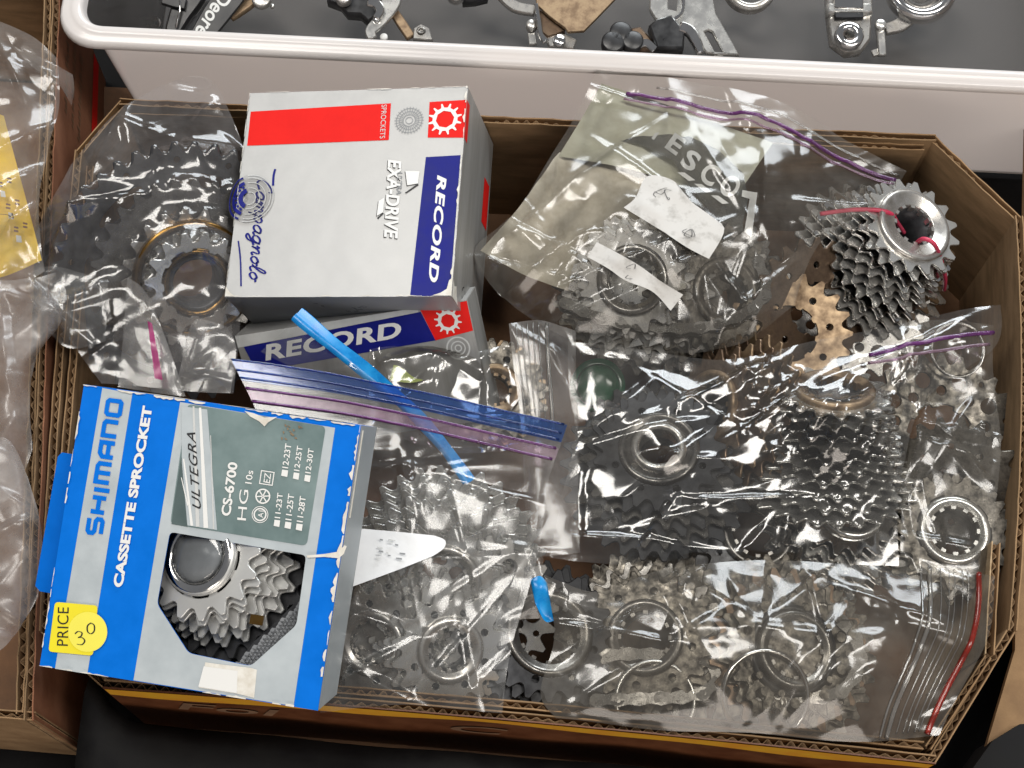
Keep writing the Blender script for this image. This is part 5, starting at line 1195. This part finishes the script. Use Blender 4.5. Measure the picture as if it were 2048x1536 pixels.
mesh('blue_zip', vs, fs, BLUE_ZIP, tJ, None, True, True)

# blue and purple zip bag
tG, GG = bag('plastic_bag', 'clear zip bag with blue band and purple zip over the large silver cassette', FILM, T=[(464, 722), (640, 742), (800, 778), (980, 814), (1132, 852)], B=[(640, 1424), (820, 1412), (1004, 1424)],
    L=[(464, 722), (540, 900), (610, 1160), (640, 1424)], Rt=[(1132, 852), (1098, 960), (1082, 1080), (1030, 1270), (1004, 1424)], zc=(122, 116, 104, 102), nu=120, nv=130, contents=(G1, G2, G3, G4), bulge=2, crease=.65, seed=52, relax=30, flat_top=.16, clear=.6)
nvG = GG.shape[0]
sheet('blue_band', GG[0:9], BLUE_BAND, tG, .5); sheet('lilac_band', GG[11:17], PINKISH, tG, .5)
for s in (.0, .035, .062): zip_line(tG, GG, 'v', s, 0, 1, BLUE_BAND, .5, 'blue_rib')
for s in (.088, .128): zip_line(tG, GG, 'v', s, 0, 1, PURPLE, .7)
stick('paper_label', tG, GG, [(706, 1056), (790, 1063), (868, 1071)], [(686, 1180), (790, 1142), (866, 1112)], PAPER, 1.2, 22, 12, None, [(868, 1071), (890, 1080), (888, 1096), (866, 1112)], 14)
u_, w_, z_ = stick_z(GG)
R = rnd(77)
for i in range(14):
    x, y = R.uniform(750, 800), R.uniform(1074, 1116); k = ((u_ - x) ** 2 + (w_ - y) ** 2).argmin(); zt_ = z_[k] + 3.0 + i * .02; L_ = R.uniform(4, 14)
    p = [at(x, y, zt_), at(x + L_, y + 1, zt_), at(x + L_, y + R.uniform(3, 5), zt_), at(x, y + 3, zt_)]
    mesh('faded_print', [tuple(q) for q in p], [(0, 1, 2, 3)], PALEINK if i % 2 else GREYINK, tG, None, False, True)
fG = patch([(1050, 1080), (1070, 1088), (1088, 1104)], [(988, 1236), (1030, 1240), (1086, 1236)], None, None, (104, 106, 96, 96), 20, 24, (), 3, .4, 61); sheet('loose_corner', fG, FILM_M, tG)
zip_line(tG, fG, 'u', .45, 0, 1, CLEARZIP, .6, 'corner_seal')
bs, _ = flat_sheet('blue_scrap', 'scrap of blue plastic beside the red zip bag', 'plastic scrap', ([(1062, 1158, 104), (1082, 1150, 104), (1096, 1164, 104)], [(1072, 1205, 102), (1090, 1240, 102), (1108, 1240, 100)]), BLUE_ZIP, 3, .5, nu=12, nv=12)

# front right bag
tF, GF = bag('plastic_bag', 'wide clear bag with red edged zip full of greasy chain at the front right', FILM_F, T=[(1086, 1150), (1190, 1186), (1330, 1136), (1600, 1122), (1850, 1138), (1990, 1152)], B=[(1112, 1440), (1400, 1462), (1700, 1480), (1880, 1474)],
    L=[(1086, 1150), (1108, 1280), (1084, 1390), (1112, 1440)], Rt=[(1990, 1152), (1968, 1290), (1880, 1474)], zc=(106, 110, 104, 100), nu=170, nv=80, contents=(F1, F2, F3, F4, F5, F6), bulge=14, crease=1.0, seed=71, relax=36, bridge=5)
zip_line(tF, GF, 'u', .965, 0, 1, REDZIP, 1.3, 'red_zip_edge'); zip_line(tF, GF, 'u', .86, 0, 1, CLEARZIP, 1.0); zip_line(tF, GF, 'u', .845, 0, 1, CLEARZIP, .5, 'zip_rib')
for s in (.885, .90, .915, .93, .945): zip_line(tF, GF, 'u', s, 0, .98, CLEARZIP, .3, 'zip_rib', .25)

# ================================================================== bags spilling out of the left box
yc, GY = flat_sheet('size_card', 'yellow card with tick boxes showing through the bag at the left edge', 'card', ([(-60, 215, 116), (-20, 222, 116), (8, 232, 116)], [(-60, 566, 112), (10, 552, 112), (84, 520, 112)]), YELLOW, 3, .1, nu=14, nv=20)
for x, y, s in ((6, 388, 11), (22, 432, 11), (38, 478, 12)):
    c = [at(x + dx, y + dy, 118.2) for dx, dy in ((-s / 2, -s / 2 - 2), (s / 2 - 2, -s / 2), (s / 2, s / 2 + 1), (-s / 2 + 1, s / 2))]; mesh('tick_box', [tuple(p) for p in c], [(0, 1, 2, 3)], WHITEINK, yc, None, False, True)
    for dx, dy in ((-10, -26), (8, -34)):
        for r_ in (0, 1):
            c = [at(x + dx + u, y + dy + v + r_ * 7, 118.2) for u, v in ((0, 0), (9, 2), (9, 6), (0, 4))]; mesh('faded_print', [tuple(p) for p in c], [(0, 1, 2, 3)], BROWN_PRINT, yc, None, False, True)
p = [at(-4, 428, 118.6), at(16, 430, 118.6), at(26, 438, 118.6), at(24, 426, 118.6)]; v, f = stroke_data(spline([(q.x, q.y, 0) for q in p], 5), .3, 118.6); mesh('tick_mark', v, f, INK, yc, None, False, True)
SG = 'crumpled bags in the left box'
tI, GI = bag('plastic_bag', 'milky crumpled bag with a folded corner over the yellow card at the upper left', FILM_M, group=SG, T=[(-80, 20), (10, 45), (70, 72), (112, 112)], B=[(-80, 570), (20, 575), (92, 540)], Rt=[(112, 112), (118, 220), (98, 300), (76, 400), (92, 540)], zc=(124, 122, 118, 120), nu=60, nv=80, contents=(yc,), bulge=6, crease=1.6, seed=81, relax=10)
fI = patch([(20, 90), (90, 120), (146, 150)], [(100, 168), (118, 172), (138, 214)], None, [(146, 150), (148, 180), (142, 212)], (128, 126, 112, 122), 20, 14, (), 2, .4, 82); sheet('folded_corner', fI, FILM_M, tI)
tI2, GI2 = bag('plastic_bag', 'clear crumpled bag bulging over the box edge at the middle left', FILM_W, group=SG, T=[(-80, 540), (20, 560), (112, 545)], B=[(-80, 1010), (10, 1000), (62, 900)], Rt=[(112, 545), (122, 640), (70, 720), (62, 900)], zc=(118, 118, 112, 112), nu=60, nv=80, bulge=10, crease=1.6, seed=84)
tI3, GI3 = bag('plastic_bag', 'milky bag hanging over the box edge at the lower left', FILM_W, group=SG, T=[(-80, 900), (10, 880), (58, 960)], B=[(-80, 1330), (10, 1300), (72, 1196)], Rt=[(58, 960), (84, 1060), (72, 1196)], zc=(122, 122, 116, 116), nu=50, nv=70, bulge=10, crease=1.1, seed=86)
